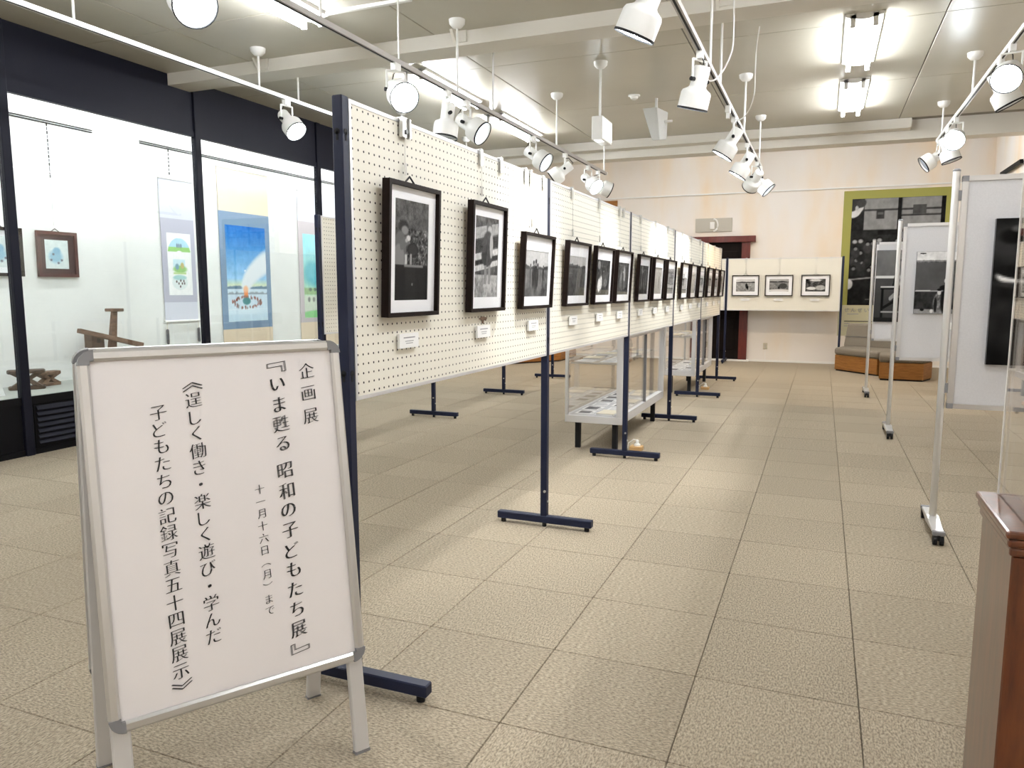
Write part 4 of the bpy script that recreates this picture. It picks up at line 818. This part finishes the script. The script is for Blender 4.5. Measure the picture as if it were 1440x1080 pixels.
for z, n, a in ((.87, 1, .40), (.745, 3, .36)):
    for k in range(n): part('print_line', B(a, a+(.18 if n == 1 else 1.2), YB-.0072, YB-.0062, z-.04*k, z-.04*k+.014), MT['ink' if n == 3 and k == 0 else 'ink_grey'], t)
def bench(poly, label, back=None, zseat=.37, zwood=.255):
    c = Vector((sum(p[0] for p in poly)/len(poly), sum(p[1] for p in poly)/len(poly), 0)); t = thing('bench', label, 'bench', c)
    kk = [(c.x+(x-c.x)*.96, c.y+(y-c.y)*.96) for x, y in poly]
    part('kick', MB().prism(kk, 0, .022), MT['black_rubber'], t); bevel(part('wooden_base', MB().prism(poly, .022, zwood), MT['bench_wood'], t), .006)
    P = [(c.x+(x-c.x)*1.03, c.y+(y-c.y)*1.03) for x, y in poly]; bevel(part('seat_cushion', MB().prism(P, zwood+.002, zseat), MT['bench_fabric'], t), .04, 4)
    if back:
        (x0,y0),(x1,y1),zt = back; d = Vector((x1-x0,y1-y0,0)); L_ = d.length; d.normalize(); n = Vector((-d.y,d.x,0)); M = Matrix(((d.x,n.x,0,x0),(d.y,n.y,0,y0),(0,0,1,0),(0,0,0,1)))
        bevel(part('back_cushion', MB().rings([[M @ Vector(q) for q in ((0,-.02,zseat-.02),(L_,-.02,zseat-.02),(L_,.16,zseat-.02),(0,.16,zseat-.02))],[M @ Vector(q) for q in ((.02,.04,zt),(L_-.02,.04,zt),(L_-.02,.16,zt),(.02,.16,zt))]]), MT['bench_fabric'], t), .03, 3)
        part('seam', MB().rings([[M @ Vector(q) for q in ((.008,.003,zseat+.15),(L_-.008,.003,zseat+.15),(L_-.008,.02,zseat+.15),(.008,.02,zseat+.15))],[M @ Vector(q) for q in ((.008,.003,zseat+.158),(L_-.008,.003,zseat+.158),(L_-.008,.02,zseat+.158),(.008,.02,zseat+.158))]]), MT['paper_dark'], t)
bench([(.227,13.19),(.80,12.50),(1.45,12.95),(1.45,13.95),(.42,13.95),(.36,13.6)], 'grey upholstered corner bench with wooden base and backrest under the olive poster', ((.36,13.70),(1.38,13.12),.74))
bench([(.80,11.985),(1.36,11.95),(1.51,12.33),(1.45,12.85),(.83,12.47)], 'grey upholstered bench section without backrest before the corner bench')
bench([(-5.25,11.72),(-4.36,12.98),(-4.36,13.9),(-5.6,13.9),(-5.6,11.72)], 'grey upholstered bench with wooden base at the end of the built-in display case', ((-5.5,12.6),(-4.9,13.75),.74))
t = thing('wall_vent', 'grey rectangular wall plate with a white fitting above the red framed door', 'wall plate', (-1.9, YB, 2.33)); bevel(part('plate', B(-2.22, -1.57, YB-.02, YB-.001, 2.335, 2.58), MT['grille_beige'], t), .004, 1)
part('white_block', B(-1.955, -1.88, YB-.06, YB-.02, 2.39, 2.51), MT['white_paint'], t); part('white_arc', MB().tube([(-1.89+.07*math.cos(a), YB-.035, 2.455+.105*math.sin(a)) for a in [math.radians(-95+19*k) for k in range(11)]], .016, 8), MT['white_paint'], t)
t = thing('wall_outlet', 'beige wall outlet low on the back wall', 'outlet', (-.92, YB, .23)); bevel(part('plate', B(-.956, -.884, YB-.012, YB-.001, .231, .339), MT['outlet_beige'], t), .004, 1); part('socket', B(-.938, -.902, YB-.014, YB-.012, .25, .32), MT['grille_beige'], t)
tag(part('outlet_wire', B(-.923, -.917, YB-.008, YB-.001, .036, .23), MT['white_paint']), 'thin white wire below the wall outlet', 'wire')
tag(bevel(part('wooden_plaque', B(-3.97, -3.69, YB-.04, YB-.001, 2.80, 2.97), MT['bench_wood']), .004, 1), 'small orange wooden plaque high on the back wall', 'plaque')
t = thing('wall_rail', 'black rail fixed high on the right wall behind the rolling partitions', 'wall rail', (XR, 12.9, 3.0)); part('bar', MB().box(XR-.06, XR-.02, 12.25, 13.5, 2.985, 3.035), MT['case_black'], t)
for y in (12.35, 13.4): part('bracket', B(XR-.02, XR, y-.02, y+.02, 2.99, 3.03), MT['case_black'], t)
